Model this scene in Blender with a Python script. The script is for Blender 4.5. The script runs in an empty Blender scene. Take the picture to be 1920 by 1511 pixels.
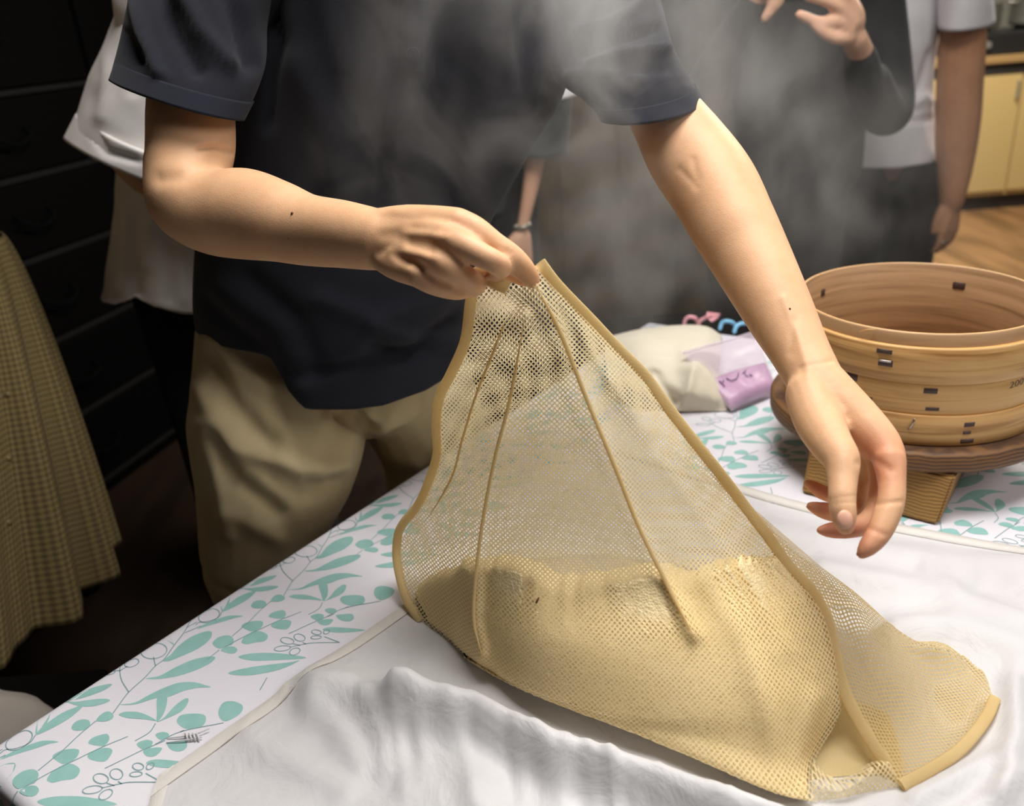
import bpy, bmesh, math, random
import numpy as np
from mathutils import Vector, Matrix
from mathutils.bvhtree import BVHTree

# ------------------------------------------------------------------ camera, world, lights, exposure
S = bpy.context.scene
C = S.collection
FPX, PITCH, ROLL, EYE = 1600.0, math.radians(24.5), math.radians(4.5), np.array([0.0, 0.0, 1.32])
FWD = np.array([0, math.cos(PITCH), -math.sin(PITCH)])
_U0 = np.array([0, math.sin(PITCH), math.cos(PITCH)]); _R0 = np.array([1.0, 0, 0])
RGT = _R0 * math.cos(ROLL) - _U0 * math.sin(ROLL)
UPV = _U0 * math.cos(ROLL) + _R0 * math.sin(ROLL)
cd = bpy.data.cameras.new('camera'); cam = bpy.data.objects.new('camera', cd); C.objects.link(cam)
cd.sensor_width = 36.0; cd.lens = FPX / 1920.0 * 36.0; cd.clip_start = 0.02; cd.clip_end = 60
cam.matrix_world = Matrix(((RGT[0], UPV[0], -FWD[0], EYE[0]), (RGT[1], UPV[1], -FWD[1], EYE[1]), (RGT[2], UPV[2], -FWD[2], EYE[2]), (0, 0, 0, 1)))
cd.dof.use_dof = True; cd.dof.focus_distance = 0.86; cd.dof.aperture_fstop = cd.lens / 7.0
S.camera = cam
S.view_settings.view_transform = 'Standard'; S.view_settings.look = 'None'
S.view_settings.gamma = 1.0; S.view_settings.use_curve_mapping = False; S.view_settings.exposure = 0.0
wd = bpy.data.worlds.new('world'); S.world = wd; wd.use_nodes = True
wd.node_tree.nodes['Background'].inputs[0].default_value = (0.9, 0.88, 0.9, 1)
wd.node_tree.nodes['Background'].inputs[1].default_value = 0.045
S.cycles.transparent_max_bounces = 24
S.cycles.volume_bounces = 1
S.cycles.max_bounces = 8

def area(name, loc, target, size, power, col):
    l = bpy.data.lights.new(name, 'AREA'); l.energy = power; l.size = size; l.color = col
    o = bpy.data.objects.new(name, l); C.objects.link(o); o.location = loc
    o.rotation_euler = (Vector(target) - Vector(loc)).to_track_quat('-Z', 'Y').to_euler()
    return o
area('ceiling_lamp_table', (0.36, 1.0, 2.6), (0.2, 0.85, 0.7), 1.0, 50, (1.0, 0.965, 0.92))
area('ceiling_lamp_kitchen', (2.3, 4.0, 2.5), (2.3, 4.1, 0), 0.9, 110, (1.0, 0.94, 0.84))
area('ceiling_lamp_room', (1.7, -0.1, 2.4), (-0.3, 1.0, 0.8), 1.2, 24, (1.0, 0.96, 0.92))

# ------------------------------------------------------------------ helpers
def at(x, y, zc):
    return EYE + (FWD + RGT * ((x - 960) / FPX) - UPV * ((y - 755.5) / FPX)) * zc
def onz(x, y, z):
    d = FWD + RGT * ((x - 960) / FPX) - UPV * ((y - 755.5) / FPX)
    return EYE + d * ((z - EYE[2]) / d[2])
def upright(zc, y, y0):
    """depth along the view for a point of an upright body: y0 is the photo height where the depth is zc"""
    return zc * (1 - .000285 * (y0 - y))
def atz(x, zc, z):
    """point at photo column x, depth zc and height z above the floor"""
    k = FWD[2] + RGT[2] * ((x - 960) / FPX); return at(x, 755.5 + (k - (z - EYE[2]) / zc) * FPX / UPV[2], zc)
def pix(P):
    q = np.asarray(P) - EYE; k = q @ FWD
    return np.stack([960 + FPX * (q @ RGT) / k, 755.5 - FPX * (q @ UPV) / k], -1)
def lin(h):
    h = h.lstrip('#'); v = [int(h[i:i + 2], 16) / 255 for i in (0, 2, 4)]
    return tuple((c / 12.92 if c <= 0.04045 else ((c + 0.055) / 1.055) ** 2.4) for c in v) + (1,)

def tag(o, label, cat, group=None, kind=None):
    if label: o['label'] = label
    if cat: o['category'] = cat
    if group: o['group'] = group
    if kind: o['kind'] = kind
    return o
def empty(name, loc, label, cat, group=None):
    o = bpy.data.objects.new(name, None); C.objects.link(o); o.location = tuple(loc)
    o.empty_display_size = 0.05
    return tag(o, label, cat, group)
def link(name, me, mat, parent=None, smooth=True):
    o = bpy.data.objects.new(name, me); C.objects.link(o)
    if mat is not None: me.materials.append(mat)
    if smooth and len(me.polygons): me.polygons.foreach_set('use_smooth', [True] * len(me.polygons))
    if parent is not None:
        o.parent = parent
        o.matrix_parent_inverse = Matrix.Translation(-Vector(parent.location)) if parent.type == 'EMPTY' else Matrix.Identity(4)
    return o
def mesh(name, V, F, mat, parent=None, smooth=True, uv=None):
    me = bpy.data.meshes.new(name); me.from_pydata([tuple(v) for v in V], [], [tuple(f) for f in F]); me.update()
    if uv is not None:
        l = me.uv_layers.new(name='uv'); idx = np.zeros(len(me.loops), int); me.loops.foreach_get('vertex_index', idx)
        l.data.foreach_set('uv', np.asarray(uv, float)[idx].ravel())
    return link(name, me, mat, parent, smooth)
def bm_obj(name, bm, mat, parent=None, smooth=False):
    me = bpy.data.meshes.new(name); bm.to_mesh(me); bm.free(); return link(name, me, mat, parent, smooth)

def cr(P, n, closed=False):
    """Catmull-Rom resampling of P (k,...) along its first axis to n samples"""
    P = np.asarray(P, float); k = len(P)
    t = np.linspace(0, k, n, endpoint=False) if closed else np.linspace(0, k - 1, n)
    i = np.floor(t).astype(int)
    if not closed: i = np.minimum(i, k - 2)
    f = (t - i).reshape((-1,) + (1,) * (P.ndim - 1))
    g = (lambda j: P[j % k]) if closed else (lambda j: np.where(((j < 0)).reshape((-1,) + (1,) * (P.ndim - 1)), 2 * P[0] - P[1], np.where((j >= k).reshape((-1,) + (1,) * (P.ndim - 1)), 2 * P[-1] - P[-2], P[np.clip(j, 0, k - 1)])))
    a, b, c, d = g(i - 1), g(i), g(i + 1), g(i + 2)
    return 0.5 * (2 * b + (c - a) * f + (2 * a - 5 * b + 4 * c - d) * f ** 2 + (3 * b - a - 3 * c + d) * f ** 3)
def grid_faces(n, m, closed=False, flip=False):
    F = []
    for i in range(n - 1):
        for j in range(m if closed else m - 1):
            k = (j + 1) % m
            f = (i * m + j, i * m + k, (i + 1) * m + k, (i + 1) * m + j)
            F.append(f[::-1] if flip else f)
    return F
def sheet_pts(rows, nv, nu):
    """rows of (x, y, zc) -> resampled world grid (nv, nu, 3)"""
    W = np.array([[at(*p) for p in r] for r in rows])
    G = cr(W, nv); G = np.swapaxes(cr(np.swapaxes(G, 0, 1), nu), 0, 1)
    return G
def seg_dist(p, poly):
    """distance in pixels from p (n,2) to a polyline"""
    d = np.full(len(p), 1e9)
    for a, b in zip(poly[:-1], poly[1:]):
        a = np.array(a, float); b = np.array(b, float); ab = b - a
        t = np.clip(((p - a) @ ab) / (ab @ ab + 1e-9), 0, 1)
        d = np.minimum(d, np.hypot(*(p - (a + t[:, None] * ab)).T))
    return d
def crease(V, folds, normals=None):
    """raise (+) or sink (-) soft folds: each fold is (polyline of photo points, width px, height m), pushed along the normals"""
    V = np.asarray(V, float); sh = V.shape; V = V.reshape(-1, 3).copy(); p = pix(V)
    D = np.zeros(len(V))
    for poly, w, h in folds:
        D += h * np.exp(-(seg_dist(p, poly) / w) ** 2)
    if normals is None:
        n = EYE - V; n /= np.linalg.norm(n, axis=1)[:, None]
    else: n = normals
    return (V + n * D[:, None]).reshape(sh)
def grid_normals(G, closed=False):
    du = np.gradient(G, axis=1); dv = np.gradient(G, axis=0)
    if closed: du = (np.roll(G, -1, 1) - np.roll(G, 1, 1)) / 2
    n = np.cross(du, dv); n /= np.linalg.norm(n, axis=2)[..., None] + 1e-12
    return n
def noise2(x, y, seed=0, octaves=3):
    rng = np.random.RandomState(seed); v = np.zeros_like(x); amp = 1.0
    for o in range(octaves):
        for k in range(4):
            a = rng.uniform(0, 2 * np.pi); ph = rng.uniform(0, 6.28); f = 2 ** o * rng.uniform(.7, 1.3)
            v = v + amp * np.sin(f * (x * np.cos(a) + y * np.sin(a)) + ph + 1.3 * np.sin(f * .6 * (y * np.cos(a) - x * np.sin(a)) + ph * 2)) / 4
        amp *= .5
    return v

class Tubes:
    """collects tapered tubes (rings swept along a smooth path) for one continuous skin"""
    def __init__(s): s.V = []; s.F = []
    def tube(s, pts, n=16, sub=6, flat=None):
        """pts: (pos(3), radius); flat: (axis, factor) squashes the section along the axis"""
        P = np.array([np.r_[np.asarray(p, float), r] for p, r in pts])
        P = cr(P, (len(P) - 1) * sub + 1) if len(P) > 2 else cr(P, sub + 1)
        pos, rad = P[:, :3], np.maximum(P[:, 3], 1e-4)
        t = np.gradient(pos, axis=0); t /= np.linalg.norm(t, axis=1)[:, None]
        # round the ends
        pre = []; 
        for k, sgn in ((0, -1), (-1, 1)):
            for q in (0.5, 0.85, 0.99):
                pre.append((k, pos[k] + sgn * t[k] * rad[k] * math.sin(q * math.pi / 2), rad[k] * max(math.cos(q * math.pi / 2), .02), t[k]))
        seq = [pre[2][1:], pre[1][1:], pre[0][1:]] + [(pos[i], rad[i], t[i]) for i in range(len(pos))] + [pre[3][1:], pre[4][1:], pre[5][1:]]
        up = np.array([0.13, 0.21, 0.97]); base = len(s.V)
        a = np.cross(seq[0][2], up); a /= np.linalg.norm(a)
        for (c, r, tt) in seq:
            a = a - tt * (a @ tt); a /= np.linalg.norm(a); b = np.cross(tt, a)
            for k in range(n):
                th = 2 * math.pi * k / n; o = (a * math.cos(th) + b * math.sin(th)) * r
                if flat is not None:
                    ax = np.asarray(flat[0], float); o = o - ax * (o @ ax) * (1 - flat[1])
                s.V.append(c + o)
        m = len(seq)
        s.F += [tuple(base + i for i in f) for f in grid_faces(m, n, True)]
        s.F.append(tuple(base + k for k in range(n))[::-1]); s.F.append(tuple(base + (m - 1) * n + k for k in range(n)))
        return s
    def px(s, pts, y0=None, **k):
        """pts: (x, y, zc, radius in px)"""
        if y0 is not None: pts = [(x, y, upright(z, y, y0), r) for x, y, z, r in pts]
        return s.tube([(at(x, y, z), r * z / FPX) for x, y, z, r in pts], **k)
    def ball(s, c, r, n=14):
        """ellipsoid with radii r (3)"""
        r = np.broadcast_to(np.asarray(r, float), 3); base = len(s.V); m = 9
        for i in range(m + 1):
            ph = math.pi * min(max(i / m, .01), .99)
            for k in range(n):
                th = 2 * math.pi * k / n
                s.V.append(np.asarray(c) + r * np.array([math.sin(ph) * math.cos(th), math.sin(ph) * math.sin(th), math.cos(ph)]))
        s.F += [tuple(base + i for i in f) for f in grid_faces(m + 1, n, True, True)]
        s.F.append(tuple(base + k for k in range(n))); s.F.append(tuple(base + m * n + k for k in range(n))[::-1])
        return s
    def obj(s, name, mat, parent=None, smooth=True):
        return mesh(name, s.V, s.F, mat, parent, smooth)
def fuse(name, tubes, voxel, smooth, mat, parent=None, folds=None, post=None):
    """one continuous surface from overlapping tubes, then soft folds pushed along its normals"""
    me = bpy.data.meshes.new('tmp'); me.from_pydata([tuple(v) for v in tubes.V], [], tubes.F); me.update()
    o = bpy.data.objects.new('tmp', me); C.objects.link(o)
    m = o.modifiers.new('r', 'REMESH'); m.mode = 'VOXEL'; m.voxel_size = voxel
    if smooth:
        k = o.modifiers.new('s', 'SMOOTH'); k.factor = 0.5; k.iterations = smooth
    dg = bpy.context.evaluated_depsgraph_get(); dg.update()
    out = bpy.data.meshes.new_from_object(o.evaluated_get(dg)); out.name = name
    bpy.data.objects.remove(o); bpy.data.meshes.remove(me)
    if folds or post:
        n = len(out.vertices); V = np.zeros(n * 3); N = np.zeros(n * 3)
        out.vertices.foreach_get('co', V); out.vertices.foreach_get('normal', N)
        V = V.reshape(-1, 3); N = N.reshape(-1, 3)
        if folds:
            face = np.clip(((EYE - V) * N).sum(1) * 3 / np.linalg.norm(EYE - V, axis=1), 0, 1)
            V = crease(V, folds, N * face[:, None])
        if post: V = post(V, N)
        out.vertices.foreach_set('co', V.ravel()); out.update()
    out.materials.clear()
    return link(name, out, mat, parent)

# ------------------------------------------------------------------ materials
def mat(name, col, rough=0.6, **kw):
    m = bpy.data.materials.new(name); m.use_nodes = True
    b = m.node_tree.nodes['Principled BSDF']
    b.inputs['Base Color'].default_value = lin(col) if isinstance(col, str) else col
    b.inputs['Roughness'].default_value = rough
    for k, v in kw.items(): b.inputs[k.replace('_', ' ')].default_value = v
    return m
class NT:
    def __init__(s, m): s.m = m; s.t = m.node_tree; s.b = s.t.nodes['Principled BSDF']; s.o = s.t.nodes['Material Output']
    def n(s, typ, ins=None, **props):
        x = s.t.nodes.new(typ)
        for k, v in props.items(): setattr(x, k, v)
        for k, v in (ins or {}).items():
            if isinstance(v, bpy.types.NodeSocket): s.t.links.new(v, x.inputs[k])
            else: x.inputs[k].default_value = v
        return x
    def l(s, a, b): s.t.links.new(a, b)
    def ramp(s, fac, stops):
        r = s.t.nodes.new('ShaderNodeValToRGB'); s.l(fac, r.inputs[0]); e = r.color_ramp.elements
        while len(e) < len(stops): e.new(0.5)
        for i, (p, c) in enumerate(stops): e[i].position = p; e[i].color = lin(c) if isinstance(c, str) else c
        return r.outputs[0]
    def mth(s, op, a, b=0.0, c=0.0):
        x = s.t.nodes.new('ShaderNodeMath'); x.operation = op
        for i, v in enumerate((a, b, c)):
            if isinstance(v, bpy.types.NodeSocket): s.l(v, x.inputs[i])
            else: x.inputs[i].default_value = v
        return x.outputs[0]
    def bump(s, h, strength, dist):
        x = s.n('ShaderNodeBump', {'Height': h, 'Strength': strength, 'Distance': dist}); s.l(x.outputs[0], s.b.inputs['Normal']); return x
    def pos(s): return s.n('ShaderNodeNewGeometry').outputs['Position']
    def noise(s, vec, scale, detail=3, rough=.5, dist=0.0):
        return s.n('ShaderNodeTexNoise', {'Vector': vec, 'Scale': scale, 'Detail': detail, 'Roughness': rough, 'Distortion': dist}).outputs[0]
def cloth(name, c1, c2, weave=900, wr=.25, rough=.9, sheen=.1, big=6, trans=0.0):
    m = mat(name, c1, rough); k = NT(m); p = k.pos()
    k.l(k.ramp(k.noise(p, big, 4), [(.3, c1), (.75, c2)]), k.b.inputs['Base Color'])
    k.b.inputs['Sheen Weight'].default_value = sheen
    k.bump(k.noise(p, weave, 2), wr, .0006)
    return m

# ------------------------------------------------------------------ material set
def wood(name, c1, c2, c3, scale=(1, 1, 1), rough=.55, ring=18, uv=False, big=3.0):
    m = mat(name, c1, rough); k = NT(m)
    v = k.n('ShaderNodeTexCoord').outputs['UV'] if uv else k.pos()
    mp = k.n('ShaderNodeMapping', {'Vector': v, 'Scale': scale}).outputs[0]
    a = k.noise(mp, big, 4, .55, .6)
    w = k.n('ShaderNodeTexWave', {'Vector': mp, 'Scale': ring, 'Distortion': 7.0, 'Detail': 2.5, 'Detail Scale': .35, 'Detail Roughness': .55}, wave_type='BANDS', bands_direction='Z' if not uv else 'Y').outputs['Fac']
    f = k.mth('MULTIPLY_ADD', a, .55, k.mth('MULTIPLY', w, .45))
    k.l(k.ramp(f, [(.2, c3), (.5, c1), (.85, c2)]), k.b.inputs['Base Color'])
    k.bump(f, .25, .001)
    return m
def skin_mat(name, base, dark, red_at=(), scale=1.0):
    m = mat(name, base, .52); k = NT(m); p = k.pos()
    c = k.ramp(k.mth('MULTIPLY_ADD', k.noise(p, 14, 3), .7, k.mth('MULTIPLY', k.noise(p, 90, 2), .3)), [(.3, dark), (.7, base)])
    for (pt, rad, col, amt) in red_at:                      # ruddier skin of knuckles, palm and finger pads
        d = k.n('ShaderNodeVectorMath', {0: p, 1: tuple(pt)}, operation='DISTANCE').outputs['Value']
        f = k.n('ShaderNodeMapRange', {'Value': d, 'From Min': rad * .25, 'From Max': rad, 'To Min': amt, 'To Max': 0.0}, interpolation_type='SMOOTHSTEP').outputs[0]
        mx = k.n('ShaderNodeMix', data_type='RGBA'); k.l(f, mx.inputs[0]); k.l(c, mx.inputs[6]); mx.inputs[7].default_value = lin(col); c = mx.outputs[2]
    k.l(c, k.b.inputs['Base Color'])
    k.b.inputs['Subsurface Weight'].default_value = .12; k.b.inputs['Subsurface Radius'].default_value = (1, .35, .2); k.b.inputs['Subsurface Scale'].default_value = .008
    k.b.inputs['Specular IOR Level'].default_value = .35
    v = k.n('ShaderNodeTexVoronoi', {'Vector': p, 'Scale': 700.0}).outputs['Distance']
    k.bump(k.mth('MULTIPLY_ADD', v, .25, k.noise(p, 60, 3)), .22, .0014)
    return m

M = {}
M['navy'] = cloth('navy pique', '#090c1a', '#0c1020', 1100, .5, .95, .05)
M['navy_trim'] = cloth('navy rib', '#0b0f20', '#0e1224', 700, .5, .95, .05)
M['khaki'] = cloth('khaki twill', '#b2a17c', '#bfae8a', 800, .3, .9, .1)
M['white_shirt'] = cloth('white cotton', '#ebe6e3', '#f2eeeb', 700, .2, .9, .1)
M['black_cloth'] = cloth('black cloth', '#08080c', '#0b0b10', 700, .2, .95, .02)
M['charcoal'] = cloth('charcoal cloth', '#1a1a1b', '#201f20', 600, .3, .95, .05)
M['charcoal_trousers'] = cloth('dark trousers', '#282524', '#302c2b', 600, .3, .95, .05)
M['teal_dark'] = cloth('dark teal cloth', '#1e2526', '#263031', 600, .3, .95, .05)
M['towel'] = cloth('grey white towel', '#a39a92', '#aea69e', 300, .4, .95, .1)
M['white_dim'] = cloth('white tee', '#dcd9dc', '#e6e4e6', 600, .2, .9, .1)

# satin white cloth, cream pouch
def satin(name, c, c2, rough=.55):
    m = mat(name, c, rough); k = NT(m); p = k.pos()
    k.l(k.ramp(k.noise(p, 9, 4), [(.3, c2), (.7, c)]), k.b.inputs['Base Color'])
    wv = k.n('ShaderNodeTexWave', {'Vector': p, 'Scale': 340.0, 'Distortion': .4}, bands_direction='DIAGONAL').outputs['Fac']
    k.b.inputs['Sheen Weight'].default_value = .15
    b = k.n('ShaderNodeBump', {'Height': k.noise(p, 17, 4, .55, .8), 'Strength': .32, 'Distance': .012})
    b2 = k.n('ShaderNodeBump', {'Height': wv, 'Strength': .12, 'Distance': .0008, 'Normal': b.outputs[0]}); k.l(b2.outputs[0], k.b.inputs['Normal'])
    return m
M['satin'] = satin('white furoshiki cloth', '#d0cfd1', '#c6c4c7')
M['satin_hem'] = satin('white hem', '#d6d2ce', '#cdc8c2')
M['stitch'] = mat('stitch thread', '#b9afa6', .9)
M['pouch'] = satin('cream cotton pouch', '#dcd5c4', '#d2c9b4', .8)

# printed tablecloth
m = M['tablecloth'] = mat('printed tablecloth white', '#dcdae2', .5); k = NT(m); p = k.pos()
k.l(k.ramp(k.noise(p, 5, 4), [(.3, '#d6d4de'), (.7, '#dfdde3')]), k.b.inputs['Base Color']); k.bump(k.noise(p, 55, 5, .6), .25, .002)
m = M['print'] = mat('sage green print', '#8cb8b4', .55); k = NT(m); p = k.pos()
k.l(k.ramp(k.noise(p, 60, 4), [(.25, '#86b4af'), (.7, '#93bfbb')]), k.b.inputs['Base Color'])
M['print_line'] = mat('grey green print line', '#7f9ea4', .55)

# net
def net_mat(name, c1, c2, pitch, hole, rot=45.0, solid=False):
    m = mat(name, c1, .75); k = NT(m)
    uv = k.n('ShaderNodeTexCoord').outputs['UV']; p = k.pos()
    wob = k.n('ShaderNodeVectorMath', {0: uv, 1: (0, 0, 0)}, operation='ADD').outputs[0]
    mp = k.n('ShaderNodeMapping', {'Vector': wob, 'Rotation': (0, 0, math.radians(rot)), 'Scale': (1 / pitch, 1 / pitch, 1)}).outputs[0]
    d = k.n('ShaderNodeTexVoronoi', {'Vector': mp, 'Scale': 1.0, 'Randomness': .06}, voronoi_dimensions='2D').outputs['Distance']
    th = k.mth('MULTIPLY_ADD', k.noise(p, 16, 2), .16, hole - .08)
    open_ = k.n('ShaderNodeMapRange', {'Value': k.mth('SUBTRACT', th, d), 'From Min': -.03, 'From Max': .03}).outputs[0]
    k.l(k.ramp(k.noise(p, 12, 3), [(.3, c1), (.7, c2)]), k.b.inputs['Base Color'])
    k.bump(d, .3, pitch * .3)
    tl = k.n('ShaderNodeBsdfTranslucent', {'Color': lin(c2)})
    mx = k.n('ShaderNodeMixShader', {0: .5}); k.l(k.b.outputs[0], mx.inputs[1]); k.l(tl.outputs[0], mx.inputs[2])
    if solid: k.l(mx.outputs[0], k.o.inputs[0]); return m
    tr = k.n('ShaderNodeBsdfTransparent')
    m2 = k.n('ShaderNodeMixShader'); k.l(open_, m2.inputs[0]); k.l(mx.outputs[0], m2.inputs[1]); k.l(tr.outputs[0], m2.inputs[2])
    k.l(m2.outputs[0], k.o.inputs[0])
    return m
M['net'] = net_mat('cream steaming net', '#f1e0b2', '#f8ebc8', .0034, .37)
M['net_flap'] = net_mat('cream net flap', '#e3cb92', '#eed9a8', .0034, .33)
M['net_back'] = net_mat('cream steaming net behind', '#f1e0b2', '#f8ebc8', .0035, .40, 38)
M['net_hem'] = net_mat('woven net hem', '#ead29a', '#f0deb0', .0030, .3, 30, True)
m = M['rice'] = mat('steamed grain', '#dcc58c', .6); k = NT(m); p = k.pos()
g = k.n('ShaderNodeTexVoronoi', {'Vector': p, 'Scale': 420.0}).outputs['Distance']
k.l(k.ramp(k.mth('MULTIPLY_ADD', g, .5, k.mth('MULTIPLY', k.noise(p, 25, 4), .6)), [(.3, '#dfc892'), (.75, '#e9d6a8')]), k.b.inputs['Base Color']); k.bump(g, .5, .0015)

# wood
def bent_wood(name, c1, c2, c3, seed):
    m = mat(name, c1, .5); k = NT(m); v = k.n('ShaderNodeTexCoord').outputs['UV']
    m1 = k.n('ShaderNodeMapping', {'Vector': v, 'Location': (seed, 0, 0), 'Scale': (4.0, 75.0, 1)}).outputs[0]
    m2 = k.n('ShaderNodeMapping', {'Vector': v, 'Location': (0, seed, 0), 'Scale': (2.2, 130.0, 1), 'Rotation': (0, 0, .01)}).outputs[0]
    base = k.ramp(k.noise(m1, 1.0, 4, .55, .5), [(.28, c3), (.5, c1), (.72, c2)])
    st = k.n('ShaderNodeMapRange', {'Value': k.noise(m2, 1.0, 2, .4, .9), 'From Min': .64, 'From Max': .74, 'To Min': 0.0, 'To Max': .75}).outputs[0]
    mx = k.n('ShaderNodeMix', data_type='RGBA'); k.l(st, mx.inputs[0]); k.l(base, mx.inputs[6]); mx.inputs[7].default_value = lin(c3); k.l(mx.outputs[2], k.b.inputs['Base Color'])
    k.bump(k.noise(m1, 1.0, 4), .15, .001)
    return m
M['hinoki'] = bent_wood('pale bent hinoki', '#d0a469', '#dab27a', '#9a6c38', 0.3)
M['hinoki_dark'] = bent_wood('steamed inner hinoki', '#a5825e', '#b39069', '#80603f', 4.1)
M['rim'] = mat('cut wood rim', '#cf9f5d', .5)
M['bark'] = mat('cherry bark stitch', '#46332f', .5)
M['steel'] = mat('staple steel', '#b9b4b0', .3, Metallic=1.0)
M['stand'] = wood('dark cedar board', '#6b4a2c', '#80592f', '#3d291c', (1, 1, 1), .6, 60, False, 9)
M['foot'] = wood('cedar foot', '#94703e', '#a88349', '#6a4825', (1, 1, 1), .6, 75, False, 9)
M['ink'] = mat('faded stamp ink', '#6f604c', .8)
M['dark_ink'] = mat('marker ink', '#96799a', .8)
M['pink'] = mat('pink plastic', '#e8a4ae', .35); M['blue'] = mat('light blue plastic', '#86c4ea', .35)
m = M['clear_bag'] = mat('clear zip bag', '#d9c9d8', .3, Alpha=.36)
m = M['pink_powder'] = mat('pink packed powder', '#dba6d3', .45); k = NT(m); p = k.pos()
k.l(k.ramp(k.noise(p, 40, 4), [(.3, '#bd7db4'), (.7, '#d09fc8')]), k.b.inputs['Base Color']); k.bump(k.noise(p, 70, 3), .5, .004)

# room
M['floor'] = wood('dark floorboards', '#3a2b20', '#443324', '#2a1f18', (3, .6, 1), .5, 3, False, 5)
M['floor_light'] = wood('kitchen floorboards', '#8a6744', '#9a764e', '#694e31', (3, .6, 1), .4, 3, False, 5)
M['wall_brown'] = wood('brown panelling', '#64502f', '#73603d', '#4d3c24', (4, 4, .5), .7, 4, False, 3)
M['wall_kitchen'] = mat('kitchen wall grey', '#8d8a80', .8)
M['chest'] = wood('black lacquered wood', '#040303', '#060404', '#030202', (1, 1, 3), .7, 4, False, 3)
M['chest'].node_tree.nodes['Principled BSDF'].inputs['Specular IOR Level'].default_value = .12
M['chest_edge'] = mat('worn brown edge', '#0d0705', .8)
M['iron'] = mat('black iron', '#030303', .8, Specular_IOR_Level=.15)
M['cab_yellow'] = mat('yellow cabinet door', '#bfa56c', .55)
M['cab_dark'] = mat('dark toe kick', '#2a2622', .6)
M['counter'] = mat('counter wood edge', '#9a7b4e', .5)
M['stove'] = mat('black stove', '#1c1b1b', .4)
M['pot'] = mat('dull silver pot', '#a9a79c', .35, Metallic=.7)
m = M['gingham'] = mat('olive gingham cotton', '#7d6a3f', .9); k = NT(m)
uv = k.n('ShaderNodeTexCoord').outputs['UV']; sx = k.n('ShaderNodeSeparateXYZ', {0: uv})
a = k.n('ShaderNodeTexWave', {'Vector': uv, 'Scale': 34.0}, bands_direction='X').outputs['Fac']
b_ = k.n('ShaderNodeTexWave', {'Vector': uv, 'Scale': 34.0}, bands_direction='Y').outputs['Fac']
k.l(k.ramp(k.mth('MULTIPLY_ADD', a, .5, k.mth('MULTIPLY', b_, .5)), [(.2, '#4c3f24'), (.8, '#75643c')]), k.b.inputs['Base Color'])

hand_r_tip = [(at(1640, 880, .74), .05, '#c4694f', .55), (at(1620, 1030, .71), .035, '#c2604c', .7), (at(1545, 995, .74), .035, '#cc7058', .6), (at(1530, 940, .78), .04, '#cc7058', .6), (at(1640, 1000, .72), .03, '#c4705a', .5), (at(1584, 985, .69), .022, '#cf8a72', .5)]
hand_l_tip = [(at(860, 410, .71), .02, '#c9805a', .5), (at(945, 495, .69), .018, '#d08a68', .6), (at(1000, 520, .73), .022, '#d49a66', .6), (at(812, 470, .70), .02, '#c08660', .4)]
M['skin'] = skin_mat('warm tan skin', '#e2b58e', '#d6a67e', hand_r_tip + hand_l_tip)
M['skin_tan'] = skin_mat('tanned skin', '#b98a6a', '#a97a5c')
M['skin_pale'] = skin_mat('pale skin', '#d9ae92', '#cc9c80')
M['nail'] = mat('fingernail', '#e6b096', .4)
M['mole'] = mat('mole brown', '#6b3f2a', .6)
M['button'] = mat('olive button', '#6b5a35', .5)
M['hair'] = mat('black hair', '#0c0a09', .4)
M['shoe'] = mat('black shoe leather', '#0a0a0c', .4)

# ------------------------------------------------------------------ room shell
def box(bm, lo, hi, mtx=None):
    r = bmesh.ops.create_cube(bm, size=1.0)['verts']
    lo, hi = Vector(lo), Vector(hi)
    for v in r:
        v.co = Vector((lo[i] + (v.co[i] + .5) * (hi[i] - lo[i]) for i in range(3)))
        if mtx is not None: v.co = mtx @ v.co
    return r
def box_obj(name, lo, hi, m, parent=None, mtx=None, bevel=.004):
    bm = bmesh.new(); box(bm, lo, hi, mtx)
    if bevel: bmesh.ops.bevel(bm, geom=bm.edges[:], offset=bevel, segments=2, affect='EDGES', profile=.6)
    return bm_obj(name, bm, m, parent)
def structure(o): o['kind'] = 'structure'; return o
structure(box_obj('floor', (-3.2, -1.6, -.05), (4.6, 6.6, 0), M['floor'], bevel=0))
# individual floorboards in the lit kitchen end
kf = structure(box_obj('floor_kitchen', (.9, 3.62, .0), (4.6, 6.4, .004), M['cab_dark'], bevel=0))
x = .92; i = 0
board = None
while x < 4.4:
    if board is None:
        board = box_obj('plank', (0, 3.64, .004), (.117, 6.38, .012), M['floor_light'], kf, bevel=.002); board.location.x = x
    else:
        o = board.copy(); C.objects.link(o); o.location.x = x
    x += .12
structure(box_obj('wall_left', (-2.5, -1.6, 0), (-2.4, 6.5, 2.7), M['wall_brown'], bevel=0))
structure(box_obj('wall_far', (-2.4, 6.4, 0), (4.5, 6.5, 2.7), M['wall_kitchen'], bevel=0))
structure(box_obj('wall_right', (4.5, -1.6, 0), (4.6, 6.5, 2.7), M['wall_kitchen'], bevel=0))
structure(box_obj('ceiling', (-2.5, -1.6, 2.7), (4.6, 6.5, 2.75), M['wall_kitchen'], bevel=0))
# panelled partition behind the group
pw = structure(box_obj('wall_partition', (-2.4, 3.5, 0), (1.25, 3.56, 2.7), M['wall_brown'], bevel=0))
pp = None
for i in range(15):
    x0 = -2.38 + i * .24
    if pp is None: pp = box_obj('panel', (0, 3.47, .1), (.225, 3.5, 2.6), M['wall_brown'], pw, bevel=.006); pp.location.x = x0
    else:
        o = pp.copy(); C.objects.link(o); o.location.x = x0
structure(box_obj('baseboard_partition', (-2.4, 3.455, 0), (1.25, 3.5, .1), M['cab_dark'], bevel=.004))

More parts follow.
